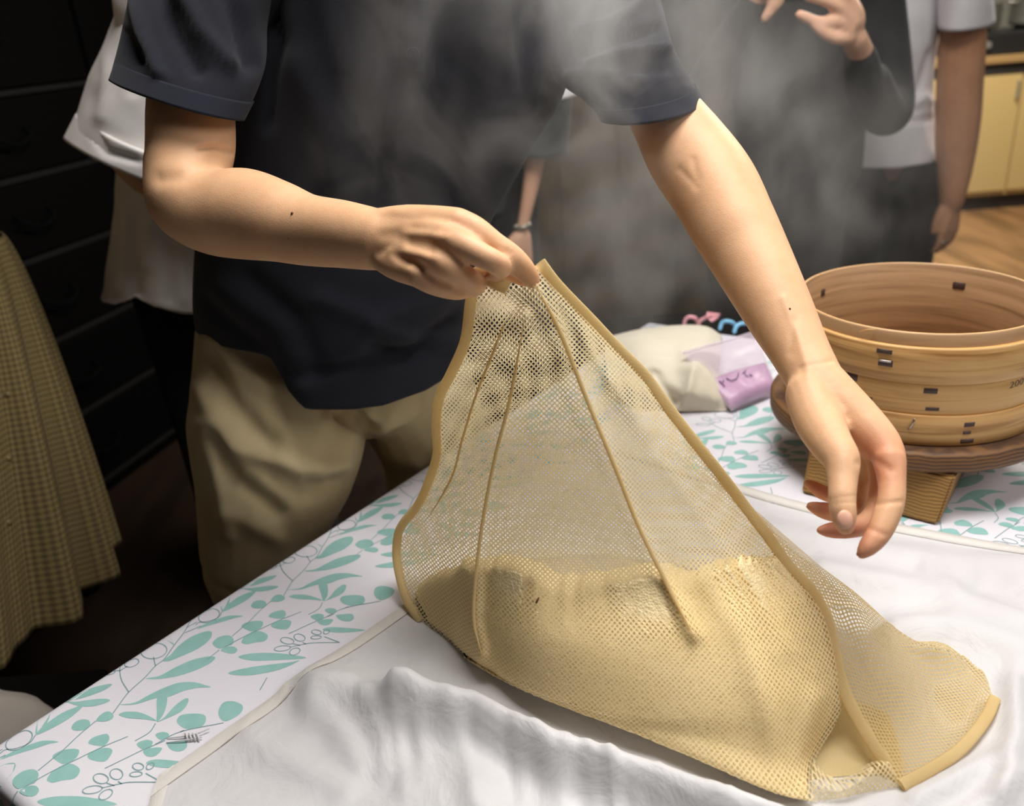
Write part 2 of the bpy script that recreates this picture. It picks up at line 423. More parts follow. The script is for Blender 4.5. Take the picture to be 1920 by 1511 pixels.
# ------------------------------------------------------------------ black drawer chest along the dark side of the room
def chest():
    p0 = np.array([-1.46, 1.95]); d = np.array([.30, .954]); nrm = np.array([.954, -.30])
    t = empty('drawer_chest', (p0[0], p0[1], 0), 'tall black lacquered chest of drawers filling the dark side of the room', 'chest of drawers')
    mtx = Matrix(((d[0], -nrm[0], 0, p0[0]), (d[1], -nrm[1], 0, p0[1]), (0, 0, 1, 0), (0, 0, 0, 1)))   # x along the front, y into the chest
    box_obj('carcass', (-.6, .03, 0), (1.62, .5, 1.9), M['chest'], t, mtx, .006)
    zs = [.06, .3, .54, .78, 1.0, 1.22, 1.5, 1.85]
    for zi in range(len(zs) - 1):
        for xi, (xa, xb) in enumerate(((-.59, .14), (.16, .88), (.9, 1.6))):
            dr = box_obj('drawer', (xa, .0, zs[zi] + .012), (xb, .03, zs[zi + 1] - .012), M['chest'], t, mtx, .006)
            b = Tubes(); c = (xa + xb) / 2; zz = (zs[zi] + zs[zi + 1]) / 2
            b.tube([(mtx @ Vector((c - .06, 0, zz + .02)), .005), (mtx @ Vector((c - .055, -.025, zz)), .005), (mtx @ Vector((c, -.03, zz - .02)), .005), (mtx @ Vector((c + .055, -.025, zz)), .005), (mtx @ Vector((c + .06, 0, zz + .02)), .005)], n=8, sub=3)
            b.obj('handle', M['iron'], dr)
        box_obj('rail', (-.6, -.004, zs[zi] - .008), (1.62, .03, zs[zi] + .008), M['chest_edge'], t, mtx, .003)
chest()

# ------------------------------------------------------------------ kitchen units
def kitchen():
    Y = 5.15
    for i, x in enumerate((2.15, 2.78, 3.41)):
        t = empty('base_cabinet', (x, Y, 0), ['yellow kitchen cabinet half hidden behind the hanging bare forearm', 'yellow kitchen cabinet with pale doors at the picture edge', 'yellow kitchen cabinet beside the side wall'][i], 'cabinet', 'yellow kitchen cabinets')
        box_obj('body', (x, Y + .02, .1), (x + .62, Y + .6, .86), M['cab_yellow'], t, None, .003)
        box_obj('plinth', (x, Y + .05, 0), (x + .62, Y + .55, .1), M['cab_dark'], t, None, .003)
        for j in range(2):
            dd = box_obj('door', (x + .01 + j * .305, Y, .13), (x + .302 + j * .305, Y + .02, .80), M['cab_yellow'], t, None, .004)
            box_obj('handle', (x + (.27 if j == 0 else .34), Y - .02, .66), (x + (.282 if j == 0 else .352), Y, .76), M['pot'], dd, None, .003)
        box_obj('drawer_gap', (x, Y - .004, .80), (x + .62, Y + .03, .86), M['cab_dark'], t, None, .002)
    w = box_obj('worktop', (2.1, Y - .03, .86), (4.1, Y + .62, .90), M['counter'], None, None, .006); tag(w, 'wood edged worktop over the yellow cabinets', 'worktop')
    st = empty('gas_stove', (3.05, Y + .3, .9), 'black gas stove on the kitchen worktop', 'stove')
    box_obj('body', (2.72, Y + .04, .9), (3.4, Y + .52, 1.02), M['stove'], st, None, .012)
    for i in range(2):
        bm = bmesh.new(); bmesh.ops.create_cone(bm, cap_ends=True, segments=20, radius1=.022, radius2=.018, depth=.03, matrix=Matrix.Translation((2.86 + i * .34, Y + .03, .96)) @ Matrix.Rotation(math.pi / 2, 4, 'X'))
        bm_obj('knob', bm, M['pot'], st)
        bm = bmesh.new(); bmesh.ops.create_cone(bm, cap_ends=True, segments=24, radius1=.09, radius2=.085, depth=.02, matrix=Matrix.Translation((2.9 + i * .34, Y + .28, 1.03)))
        bm_obj('burner', bm, M['iron'], st)
    for i, (x, r, h) in enumerate(((2.92, .12, .13), (3.25, .13, .16))):
        t = empty('cooking_pot', (x, Y + .28, 1.04), ['dull silver pot on the stove beside the white sleeve', 'larger silver pot on the far burner'][i], 'pot', 'pots on the stove')
        prof = [(.001, 0), (r * .92, 0), (r, .02), (r, h), (r * 1.04, h + .004), (r * .97, h + .004), (r * .96, .02), (.001, .015)]
        n = 28; V = [(x + a * math.cos(2 * math.pi * q / n), Y + .28 + a * math.sin(2 * math.pi * q / n), 1.04 + z) for a, z in prof for q in range(n)]
        mesh('pot_body', V, grid_faces(len(prof), n, True, True), M['pot'], t)
        for sgn in (-1, 1):
            Tubes().tube([((x + sgn * r, Y + .25, 1.04 + h * .8), .007), ((x + sgn * (r + .035), Y + .265, 1.04 + h * .82), .007), ((x + sgn * (r + .035), Y + .295, 1.04 + h * .82), .007), ((x + sgn * r, Y + .31, 1.04 + h * .8), .007)], n=8).obj('handle', M['pot'], t)
kitchen()

# ------------------------------------------------------------------ table and printed tablecloth
TA, TB = onz(0, 1385, .7), onz(1222, 597, .7)
TU = (TB - TA) / np.linalg.norm(TB - TA); TW = np.array([TU[1], -TU[0], 0])
A0, A1, W1, TZ = -.03, 1.365, 1.02, .70
def T(a, w, h=0.0):
    """table coordinates: a along the long edge, w across, h above the cloth; wraps over the rounded edges"""
    r = .012; dz = 0.0; out = np.zeros(3)
    def wrap(s):                              # s: distance beyond the edge
        if s <= -r: return s, 0.0, 0.0
        q = (s + r) / r
        if q < math.pi / 2: return -r + r * math.sin(q), -r + r * math.cos(q), q
        return 0.0, -r - (s + r - r * math.pi / 2), math.pi / 2
    s1, z1, q1 = wrap(-w); s2, z2, q2 = wrap(a - A1); s3, z3, q3 = wrap(A0 - a); s4, z4, q4 = wrap(w - W1)
    ww = -s1 if w < .1 else (W1 + s4 if w > W1 - .1 else w)
    aa = A1 + s2 if a > A1 - .1 else (A0 - s3 if a < A0 + .1 else a)
    z = z1 + z2 + z3 + z4
    P = TA + TU * aa + TW * ww; P[2] = TZ + z
    n = np.array([0, 0, math.cos(q1) * math.cos(q2) * math.cos(q3) * math.cos(q4)]) + -TW * math.sin(q1) + TU * math.sin(q2) - TU * math.sin(q3) + TW * math.sin(q4)
    return P + n / np.linalg.norm(n) * h
def table():
    c = TA + TU * .66 + TW * .5
    t = empty('table', (c[0], c[1], 0), 'large dining table under a white cloth printed with green leaves', 'table')
    mtx = Matrix(((TU[0], TW[0], 0, TA[0]), (TU[1], TW[1], 0, TA[1]), (0, 0, 1, 0), (0, 0, 0, 1)))
    box_obj('tabletop', (A0 + .01, .01, .655), (A1 - .01, W1 - .01, .694), M['stand'], t, mtx, .004)
    for a in (A0 + .09, A1 - .09):
        for w in (.09, W1 - .09):
            box_obj('leg', (a - .035, w - .035, 0), (a + .035, w + .035, .655), M['stand'], t, mtx, .005)
    av = sorted(set([A0 - .22, A0 - .1, A0 - .05] + list(np.linspace(A0 - .012, A0 + .02, 8)) + list(np.linspace(A0 + .05, A1 - .05, 60)) + list(np.linspace(A1 - .02, A1 + .012, 8)) + [A1 + .05, A1 + .12, A1 + .22]))
    wv = sorted(set([-.03, -.02] + list(np.linspace(-.012, .015, 8)) + list(np.linspace(.04, W1 - .05, 46)) + list(np.linspace(W1 - .02, W1 + .012, 8)) + [W1 + .1, W1 + .22]))
    V = []
    for a in av:
        for w in wv:
            h = 0.0
            V.append(T(a, w, h))
    tc = mesh('tablecloth', V, grid_faces(len(av), len(wv), False, True), M['tablecloth'])
    tag(tc, 'white vinyl tablecloth printed with sage green leaf sprigs', 'tablecloth')
    return tc
tcloth = table()

# the printed leaves: one repeat drawn flat, then repeated along and across the cloth (ink thickness only)
Z1 = lambda x, y: (x / 6.0, 1280 + y / 6.0)
Z2 = lambda x, y: (160 + x / 5.397, 1080 + y / 5.397)
Z7 = lambda x, y: (x / 2.956, 1000 + y / 2.956)
LEAF = [(Z1, q) for q in (
 [(140,1100),(250,1000),(380,975),(435,1030),(400,1120),(330,1150),(200,1190)],
 [(220,1215),(300,1165),(400,1160),(440,1210),(400,1265),(330,1280),(250,1250)],
 [(590,830),(660,775),(780,745),(880,750),(885,800),(830,870),(720,915),(640,880)],
 [(530,1080),(580,1010),(700,930),(800,910),(890,960),(890,1020),(830,1080),(700,1100),(600,1125),(540,1110)],
 [(995,665),(1040,620),(1120,590),(1200,575),(1230,610),(1220,660),(1170,710),(1100,710),(1010,690)],
 [(985,820),(1030,780),(1130,740),(1230,735),(1265,770),(1230,840),(1180,885),(1100,885),(1010,860)],
 [(805,500),(850,440),(930,412),(1000,425),(1015,470),(980,520),(900,540),(830,535)],
 [(1080,430),(1110,380),(1180,330),(1240,328),(1280,370),(1250,415),(1180,438),(1110,435)],
 [(1540,700),(1570,665),(1650,642),(1715,660),(1710,700),(1680,750),(1620,760)],
 [(1610,770),(1680,740),(1780,728),(1825,740),(1790,790),(1730,830),(1650,825)],
 [(770,185),(900,110),(1100,40),(1260,15),(1180,80),(1000,150),(850,190)],
 [(740,210),(850,215),(1000,195),(1150,180),(1240,195),(1180,230),(1050,265),(900,265)],
 [(400,580),(440,380),(500,285),(555,300),(560,380),(500,500)],
 [(400,590),(500,480),(700,340),(870,270),(950,240),(880,320),(750,420),(550,530)],
 [(0,865),(150,770),(350,690),(500,650),(660,665),(550,690),(400,740),(200,800)],
 )] + [(Z7, q) for q in (
 [(980,1040),(1010,1005),(1110,1000),(1142,1020),(1125,1065),(1060,1085),(1010,1075)],
 [(862,1115),(900,1100),(935,1110),(930,1135),(890,1145)],
 [(925,1160),(980,1150),(1030,1150),(1035,1185),(1000,1208),(950,1200)],
 [(1210,990),(1235,940),(1290,930),(1345,955),(1330,1000),(1260,1040),(1225,1030)],
 [(1320,685),(1400,665),(1550,665),(1700,690),(1550,702),(1400,705)],
 [(1270,770),(1400,740),(1600,715),(1660,705),(1550,755),(1400,785),(1300,785)],
 [(810,1275),(860,1253),(980,1262),(1090,1282),(980,1298),(880,1297)],
 )] + [(Z2, q) for q in (
 [(350,1300),(500,1280),(650,1200),(800,1130),(950,1080),(1100,1075),(1200,1100),(1270,1125),(1150,1130),(1000,1160),(850,1220),(700,1240),(500,1300)],
 [(730,1230),(820,1215),(825,1290),(790,1400),(725,1475),(725,1380)],
 [(340,1400),(400,1375),(520,1375),(620,1405),(720,1465),(600,1450),(450,1440),(370,1420)],
 [(725,1480),(800,1430),(900,1320),(1000,1245),(1045,1245),(1030,1300),(970,1370),(850,1430)],
 [(780,855),(860,800),(950,700),(1080,610),(1220,560),(1280,570),(1260,640),(1150,730),(1000,800),(850,860)],
 [(610,1035),(750,1010),(900,930),(1050,860),(1200,820),(1300,815),(1310,840),(1250,890),(1100,960),(900,1020),(700,1045)],
 [(700,610),(780,565),(830,590),(900,700),(830,650),(760,615)],
 )]
LINE = [(Z1, q) for q in (
 [(0,1370),(200,1215)], [(430,990),(600,850),(720,750),(900,580),(1080,430)], [(300,1160),(500,1045),(720,930),(870,860),(1140,730),(1440,605)],
 [(1180,965),(1590,765),(1720,710),(1860,650)], [(1750,460),(1680,560),(1520,655)], [(560,240),(740,212),(800,180)], [(0,800),(60,755),(180,740),(330,680),(400,590)],
 [(1820,1120),(1480,1120),(1340,1140),(1150,1185)], [(1820,1120),(1740,1075),(1640,1020)], [(1330,1110),(1370,1140)], [(1200,1130),(1290,1160)],
 )] + [(Z7, q) for q in ([(860,1170),(1000,1100),(1240,1050)], [(1440,870),(1480,800)], [(1020,1090),(1000,1102)])] + [(Z2, q) for q in (
 [(280,1390),(345,1300),(440,1175),(600,1030),(710,910),(800,840),(900,700),(1000,570),(1060,460),(1095,365)], [(690,820),(710,910)], [(440,1175),(370,1060),(350,960),(360,880)],
 [(350,960),(430,910)], [(350,960),(290,955)], [(1010,575),(1170,505)], [(1030,520),(1130,465)])]
RING = [(Z1, 215, 650, 165, 88, -30), (Z1, 1135, 1080, 85, 55, 10), (Z1, 1310, 1030, 72, 60, 10), (Z1, 1040, 1205, 112, 42, -10), (Z1, 1190, 1260, 85, 46, -32), (Z1, 1555, 945, 62, 40, 5), (Z1, 1690, 940, 50, 30, -35), (Z1, 1530, 1030, 70, 28, -6),
        (Z2, 695, 758, 132, 78, -8), (Z2, 470, 880, 75, 38, -18), (Z2, 380, 830, 60, 38, -20), (Z2, 215, 965, 85, 32, 3)]
def leaf_print():
    def tw(p):
        P = onz(p[0], p[1], .7) - TA; return np.array([P @ TU, P @ TW])
    leaves = [cr([tw(f(*q)) for q in qs], len(qs) * 4, True) for f, qs in LEAF]
    def ribbon(pts, closed, wd=.0011):
        P = np.asarray(pts); t = np.gradient(P, axis=0)
        if closed: t = (np.roll(P, -1, 0) - np.roll(P, 1, 0))
        t /= np.linalg.norm(t, axis=1)[:, None]; nn = np.stack([-t[:, 1], t[:, 0]], 1) * wd / 2
        return P + nn, P - nn
    lines = [(ribbon(cr([tw(f(*q)) for q in qs], max(6, len(qs) * 5)), False), False) for f, qs in LINE]
    for f, cx, cy, rx, ry, an in RING:
        th = np.linspace(0, 2 * math.pi, 28, endpoint=False); ca, sa = math.cos(math.radians(an)), math.sin(math.radians(an))
        pts = [tw(f(cx + rx * math.cos(h) * ca - ry * math.sin(h) * sa, cy + rx * math.cos(h) * sa + ry * math.sin(h) * ca)) for h in th]
        lines.append((ribbon(pts, True), True))
    step, cross = .2237, .3094
    V1, F1, V2, F2 = [], [], [], []
    def ok(a, w): return A0 - .1 < a < A1 + .1 and -.015 < w < W1 + .1
    for col in range(0, 4):
        for row in range(-6, 9):
            off = np.array([row * step + (col * (.8484 - 4 * step)), col * cross])
            for L in leaves:
                Q = L + off
                if not ok(*Q.mean(0)): continue
                b = len(V1); V1 += [T(a, max(w, -.028), .00012 + .000012 * (len(F1) % 12)) for a, w in Q]; F1.append(tuple(range(b, b + len(Q))))
            for (e1, e2), closed in lines:
                if not ok(*(e1.mean(0) + off)): continue
                b = len(V2); n = len(e1)
                for p, q in zip(e1 + off, e2 + off): V2 += [T(p[0], max(p[1], -.028), .00032), T(q[0], max(q[1], -.028), .00032)]
                for i in range(n if closed else n - 1):
                    j = (i + 1) % n; F2.append((b + 2 * i, b + 2 * i + 1, b + 2 * j + 1, b + 2 * j))
    o = mesh('leaf_print', V1, F1, M['print'], tcloth, False); o['kind'] = 'stuff'; o['label'] = 'sage green printed leaves'
    o = mesh('stem_print', V2, F2, M['print_line'], tcloth, False); o['kind'] = 'stuff'; o['label'] = 'thin grey green printed stems and berries'
leaf_print()

# ------------------------------------------------------------------ white cloth spread under the net bag
def white_cloth():
    nw, na = 150, 130
    W = np.linspace(0, 1, nw); Aa = np.linspace(0, 1, na)
    G = np.zeros((na, nw, 3))
    for i, s in enumerate(Aa):
        for j, q in enumerate(W):
            w = .183 + .06 * s + q * .80
            a0 = max(-.02, .058 - 1.1 * (w - .185)); a1 = .815 + .012 * math.sin(w * 9) + .02 * max(0, w - .6)
            G[i, j] = T(a0 + (a1 - a0) * s, w, .0018)
    x, y = G[..., 0], G[..., 1]
    edge = np.minimum(np.minimum(Aa[:, None], 1 - Aa[:, None]) * 9, np.minimum(W[None, :] * 9, 1))
    G[..., 2] += edge * (.0022 * (1 + noise2(x * 22, y * 22, 3)) + .0012 * (1 + noise2(x * 70, y * 70, 5)))
    up = np.zeros((na * nw, 3)); up[:, 2] = 1
    folds = [([(760, 1335), (892, 1358), (965, 1398), (1056, 1440), (1147, 1468), (1300, 1522), (1450, 1575), (1600, 1640)], 34, .040), ([(600, 1300), (680, 1318), (760, 1335)], 40, .016),
             ([(640, 1290), (700, 1330), (800, 1400), (900, 1480), (960, 1600)], 60, .006),
             ([(690, 1330), (715, 1400), (720, 1450)], 15, .006), ([(845, 1360), (880, 1440), (890, 1511)], 17, .006), ([(760, 1330), (770, 1420)], 14, -.005),
             ([(1010, 1420), (1050, 1480), (1060, 1540)], 15, .006), ([(950, 1400), (960, 1500)], 13, -.004), ([(1140, 1470), (1160, 1540)], 15, .005), ([(580, 1330), (640, 1380), (680, 1440)], 22, .006),
             ([(470, 1390), (560, 1440), (650, 1480)], 26, .005), ([(540, 1290), (600, 1300), (660, 1290)], 20, .004),
             ([(1540, 1075), (1640, 1095), (1760, 1120), (1930, 1180)], 24, .015), ([(1450, 1000), (1600, 1030), (1780, 1060), (1960, 1070)], 26, .011),
             ([(1680, 1190), (1790, 1180), (1960, 1250)], 30, .018), ([(1900, 1290), (1905, 1400), (1880, 1500)], 24, .014), ([(1720, 1500), (1800, 1460), (1880, 1420)], 22, .008),
             ([(1780, 1560), (1850, 1500), (1940, 1460)], 25, .008), ([(1740, 1080), (1790, 1110)], 18, .006), ([(1840, 1100), (1900, 1110)], 16, -.004)]
    for k in range(26):                         # small drapery creases near the gathered front
        rng = random.Random(k); cx = rng.uniform(620, 1400); cy = rng.uniform(1340, 1520) + (cx - 900) * .12; l = rng.uniform(25, 60)
        folds.append(([(cx, cy - l), (cx + rng.uniform(-5, 25), cy + l)], rng.uniform(7, 13), rng.uniform(-.003, .0045)))
    G = crease(G, folds, up)
    G[..., 2] = np.maximum(G[..., 2], TZ + .0015)
    o = mesh('furoshiki', G.reshape(-1, 3), grid_faces(na, nw, False, True), M['satin'])
    tag(o, 'white satin wrapping cloth rumpled on the table under the net bag', 'cloth')
    # sewn hems along two sides
    def hem(name, edge, inner, bulge):
        E0 = np.array(edge); I0 = np.array(inner); n = len(E0)
        V = []
        for p, q in zip(E0, I0):
            for s, h in ((0, .0), (.06, bulge), (.5, bulge * 1.2), (.93, bulge), (1, .0002)): V.append(p + (q - p) * s + np.array([0, 0, h + .0003]))
        mesh(name, V, grid_faces(n, 5), M['satin_hem'], o)
    hem('hem', G[:, 0], G[:, 3], .0005)
    hem('hem', G[-1, :], G[-4, :], .0032)
    hem('hem', G[0, :30], G[3, :30], .0005)
    st = Tubes(); st.tube([(p + np.array([0, 0, .0008]), .00045) for p in G[::4, 3]], n=6, sub=2); st.obj('stitching', M['stitch'], o)
    # tie cord with a knot lying off the hem
    cpts = lambda q: [(onz(x, y, TZ + z), r) for x, y, z, r in q]
    tb = Tubes()
    tb.tube(cpts([(392, 1366, .004, .0007), (372, 1374, .004, .0008), (345, 1380, .003, .0008), (314, 1384, .0015, .0006)]), n=8)
    tb.tube(cpts([(378, 1382, .003, .0008), (350, 1387, .003, .0008), (312, 1392, .0012, .0005)]), n=8)
    for x in (350, 357, 364, 371): tb.tube(cpts([(x - 3, 1375, .002, .0009), (x, 1380, .0052, .001), (x + 2, 1388, .002, .0009)]), n=8)
    tb.obj('tie_cord', M['satin'], o)
white_cloth()

# ------------------------------------------------------------------ net bag full of steamed grain
def uvp(G, e1, e2): return np.stack([G @ np.asarray(e1), G @ np.asarray(e2)], -1).reshape(-1, 2)
def tbl(x, y, h=.006):
    P = onz(x, y, TZ + h); return (P - EYE) @ FWD
NETROWS = [
 [(893,520,.765),(915,530,.762),(950,541,.758),(968,541,.755),(985,536,.752),(1000,526,.75),(1008,514,.752),(1015,500,.757)],
 [(872,640,.82),(915,642,.81),(968,640,.78),(1000,650,.768),(1025,640,.76),(1050,622,.76),(1085,604,.775),(1108,594,.80)],
 [(823,745,.88),(885,762,.86),(957,747,.81),(1010,762,.79),(1055,757,.78),(1098,742,.775),(1160,712,.79),(1208,700,.82)],
 [(820,850,.93),(865,862,.90),(930,852,.84),(1005,872,.80),(1080,877,.79),(1150,867,.782),(1230,842,.80),(1305,830,.835)],
 [(786,945,.985),(835,960,.93),(908,962,.86),(1000,987,.82),(1100,997,.80),(1198,987,.79),(1300,962,.81),(1393,945,.85)],
 [(744,1040,1.015),(810,1060,.95),(892,1072,.87),(1000,1092,.822),(1120,1107,.80),(1252,1097,.79),(1370,1072,.80),(1476,1055,.84)],
 [(766,1130,.985),(820,1152,.94),(889,1167,.87),(1000,1197,.808),(1140,1217,.776),(1300,1207,.763),(1430,1182,.768),(1548,1150,.81)],
 [(812,1190,.95),(850,1212,.925),(905,1237,.868),(1010,1287,.803),(1160,1327,.766),(1330,1327,.740),(1475,1308,.735),(1584,1302,.768)],
 [(838,1214,.940),(872,1232,.923),(918,1260,.876),(1015,1303,.806),(1175,1352,.765),(1338,1388,.735),(1455,1425,.722),(1531,1424,.745)],
 [(868,1232,-.008),(892,1246,-.012),(935,1270,-.016),(1030,1312,-.02),(1190,1374,-.022),(1350,1443,-.022),(1455,1487,-.02),(1526,1500,-.014)],
 [(868,1228,-.006),(892,1240,-.007),(935,1246,-.006),(1030,1270,-.006),(1190,1322,-.006),(1350,1392,-.006),(1455,1450,-.006),(1526,1488,-.006)],
]
NETROWS = [[(x, y, z if z > 0 else tbl(x, y, -z)) for x, y, z in r] for r in NETROWS]
def net_bag():
    c = onz(1150, 1330, TZ)
    t = empty('net_bag', c, 'cream steaming net gathered up by one hand around a mound of grain', 'net bag')
    nv, nu = 130, 130
    G = sheet_pts(NETROWS, nv, nu)
    Fl = [(985,590),(957,745),(930,850),(908,960),(892,1080),(889,1165),(905,1235)]
    Rl = [(1008,540),(1050,622),(1098,742),(1150,867),(1198,987),(1252,1097),(1300,1190)]
    folds = [(Fl, 13, .014), (Rl, 12, .008), ([(1040,640),(1062,720),(1085,800)], 14, -.006), ([(930,640),(880,760),(850,850)], 12, .008), ([(1000,640),(968,760),(945,880)], 12, -.006),
             ([(1150,720),(1240,850),(1330,980),(1420,1110),(1470,1220)], 22, .006), ([(1230,830),(1310,930),(1390,1050)], 16, -.004), ([(800,1150),(850,1190),(895,1235)], 14, .006),
             ([(1330,1090),(1400,1200),(1440,1330),(1470,1450)], 30, .006), ([(1530,1310),(1500,1420),(1510,1470)], 18, .007), ([(960,590),(930,620),(915,660)], 12, -.008), ([(1050,560),(1110,660),(1180,770)], 10, .004)]
    G = crease(G, folds)
    front = mesh('net_front', G.reshape(-1, 3), grid_faces(nv, nu, False, True), M['net'], t, True, uvp(G, RGT, UPV))
    # far layer of the gathered net
    back = [
     [(893,519,.775),(940,500,.775),(985,505,.775),(1014,494,.772)],
     [(873,640,.84),(950,650,.86),(1040,640,.85),(1104,590,.82)],
     [(824,745,.90),(950,770,.95),(1090,760,.93),(1184,688,.86)],
     [(821,850,.95),(960,880,1.0),(1130,860,.98),(1304,812,.90)],
     [(788,945,1.0),(960,975,1.04),(1180,975,1.02),(1422,964,.93)],
     [(746,1040,1.02),(950,1050,1.05),(1230,1050,1.03),(1560,1092,.93)],
     [(768,1128,.99),(950,1120,1.0),(1300,1130,.97),(1640,1160,.92)]]
    B = sheet_pts(back, 70, 60)
    B[..., 2] = np.maximum(B[..., 2], TZ + .012)
    mesh('net_back', B.reshape(-1, 3), grid_faces(70, 60), M['net_back'], t, True, uvp(B, RGT, UPV))
    # loose flap spread over the cloth
    flap = [
     [(1400,952,.853),(1412,955,.86),(1424,962,.88),(1430,968,.90)],
     [(1470,1040,.842),(1484,1035,.85),(1498,1032,.87),(1508,1035,.90)],
     [(1546,1125,.82),(1575,1112,.835),(1605,1112,.855),(1632,1142,.89)],
     [(1570,1222,.79),(1635,1192,.815),(1690,1194,.85),(1725,1203,.88)],
     [(1586,1300,.768),(1675,1262,.80),(1760,1208,.845),(1792,1222,.86)],
     [(1632,1388,.742),(1735,1332,.785),(1812,1262,.83),(1838,1275,.836)],
     [(1690,1474,0),(1790,1418,0),(1848,1345,0),(1866,1308,0)]]
    flap[6] = [(x, y, tbl(x, y, .012)) for x, y, _ in flap[6]]
    E = sheet_pts(flap, 80, 50)
    E = crease(E, [([(1600,1120),(1640,1200),(1690,1290),(1740,1370)], 20, .006), ([(1660,1180),(1740,1260),(1800,1330)], 22, -.006), ([(1700,1200),(1770,1215),(1820,1265)], 18, .008), ([(1570,1150),(1610,1250),(1660,1350)], 14, -.005)])
    E[..., 2] = np.maximum(E[..., 2], TZ + .008)
    mesh('net_flap', E.reshape(-1, 3), grid_faces(80, 50, False, True), M['net_flap'], t, True, uvp(E, TU, TW))
    # tucked inner fold and the small strip under the opening
    inner = [[(1535,1290,.80),(1580,1300,.805),(1625,1330,.805),(1660,1375,.80)], [(1510,1370,.79),(1570,1385,.80),(1625,1395,.795),(1672,1425,.78)], [(1505,1440,.765),(1570,1462,.765),(1630,1456,.76),(1686,1462,.752)], [(1505,1490,.738),(1570,1490,.74),(1630,1482,.738),(1690,1474,.738)]]
    I = sheet_pts(inner, 30, 30); I[..., 2] = np.maximum(I[..., 2], TZ + .007)
    mesh('net_tuck', I.reshape(-1, 3), grid_faces(30, 30, False, True), M['net_hem'], t, True, uvp(I, RGT, UPV))
    strip = [[(1525,1424,.742),(1545,1448,.732),(1572,1458,.728),(1600,1450,.73),(1640,1425,.738),(1668,1432,.74)], [(1522,1462,-.018),(1548,1476,-.018),(1580,1480,-.018),(1612,1462,-.022),(1645,1436,-.026),(1668,1430,-.022)], [(1522,1503,-.008),(1550,1500,-.008),(1582,1495,-.008),(1616,1488,-.008),(1654,1480,-.008),(1694,1474,-.008)]]
    strip = [[(x, y, z if z > 0 else tbl(x, y, -z)) for x, y, z in r] for r in strip]
    Q = sheet_pts(strip, 30, 50); Q[..., 2] = np.maximum(Q[..., 2], TZ + .007)
    mesh('net_strip', Q.reshape(-1, 3), grid_faces(30, 50, False, True), M['net'], t, True, uvp(Q, RGT, UPV))
    # sewn hems and doubled folds: rounded ribbons following the net
    def ribbon(name, pts, width, m, thick=.0022, n=60, tilt=None):
        P = cr([at(*p[:3]) for p in pts], n); wd = cr([[p[3] if len(p) > 3 else width] for p in pts], n)[:, 0]
        if 'fold' in name: wd = wd * np.clip(np.sin(np.linspace(.03, math.pi - .03, n)) * 2.2, .05, 1)
        tg = np.gradient(P, axis=0); tg /= np.linalg.norm(tg, axis=1)[:, None]
        vd = EYE - P; vd /= np.linalg.norm(vd, axis=1)[:, None]
        sd = np.cross(tg, vd); sd /= np.linalg.norm(sd, axis=1)[:, None]; nn = np.cross(sd, tg)
        V = []; k = 12; UV = []; L = np.r_[0, np.cumsum(np.linalg.norm(np.diff(P, axis=0), axis=1))]
        for i in range(n):
            for q in range(k):
                h = 2 * math.pi * q / k; V.append(P[i] + sd[i] * math.cos(h) * wd[i] / 2 + nn[i] * math.sin(h) * thick); UV.append((L[i], math.cos(h) * wd[i] / 2))
        return mesh(name, V, grid_faces(n, k, True), m, t, True, UV)
    ribbon('side_hem', [(1012,492,.752),(1045,535,.765),(1106,598,.79),(1160,655,.805),(1208,703,.815),(1252,763,.82),(1305,832,.83),(1352,890,.838),(1395,947,.845),(1436,1000,.842),(1476,1057,.836),(1520,1105,.822),(1550,1160,.806),(1566,1230,.785),(1584,1300,.764),(1632,1388,.738),(1690,1472,.722)], .011, M['net_hem'], .0016, 140)
    ribbon('top_hem', [(884,520,.758),(900,512,.75),(925,528,.745),(952,540,.742)], .012, M['net_hem'], .003, 30)
    ribbon('top_hem', [(890,516,.76),(882,570,.785),(872,640,.818),(846,700,.85),(824,745,.878),(818,800,.905),(820,850,.928),(805,900,.955),(785,945,.983),(757,980,1.0),(746,1005,1.01),(744,1045,1.012),(752,1090,1.0),(766,1130,.983),(790,1165,.965)], .0105, M['net_hem'], .003, 120)
    ribbon('flap_hem', [(1690,1472,tbl(1690,1472,.012)),(1745,1442,tbl(1745,1442,.012)),(1800,1405,tbl(1800,1405,.012)),(1846,1350,tbl(1846,1350,.013)),(1866,1308,tbl(1866,1308,.012))], .010, M['net_hem'], .0022, 60)
    def lift(poly, zs, d=.004): return [(x, y, z - d) for (x, y), z in zip(poly, zs)]
    def surf(poly):                       # depth of the front sheet under a photo point
        pg = pix(G.reshape(-1, 3)); zz = (G.reshape(-1, 3) - EYE) @ FWD
        return [zz[np.argmin(((pg - np.array(p)) ** 2).sum(1))] for p in poly]
    ribbon('doubled_fold', lift(Rl, surf(Rl), .001), .0042, M['net_hem'], .0012)
    ribbon('doubled_fold', lift(Fl, surf(Fl), .001), .0034, M['net_hem'], .0012)
    l3 = [(948,600),(925,660),(893,740),(868,820),(845,900),(800,975)]
    ribbon('doubled_fold', lift(l3, surf(l3), .001), .0026, M['net_hem'], .0012)
    l4 = [(1035,570),(1010,650),(985,760),(958,860)]
    # steamed grain inside
    sub = G[64:, 8:127]                    # the lower, filled part of the front sheet
    n, m = sub.shape[:2]
    vd = sub - EYE; vd /= np.linalg.norm(vd, axis=2)[..., None]
    jag = noise2(np.linspace(0, 22, m), np.zeros(m), 4, 5) * .010 + (np.random.RandomState(9).rand(m) - .5) * .005
    loops = []
    hv = np.array([0, math.cos(0), 0.])
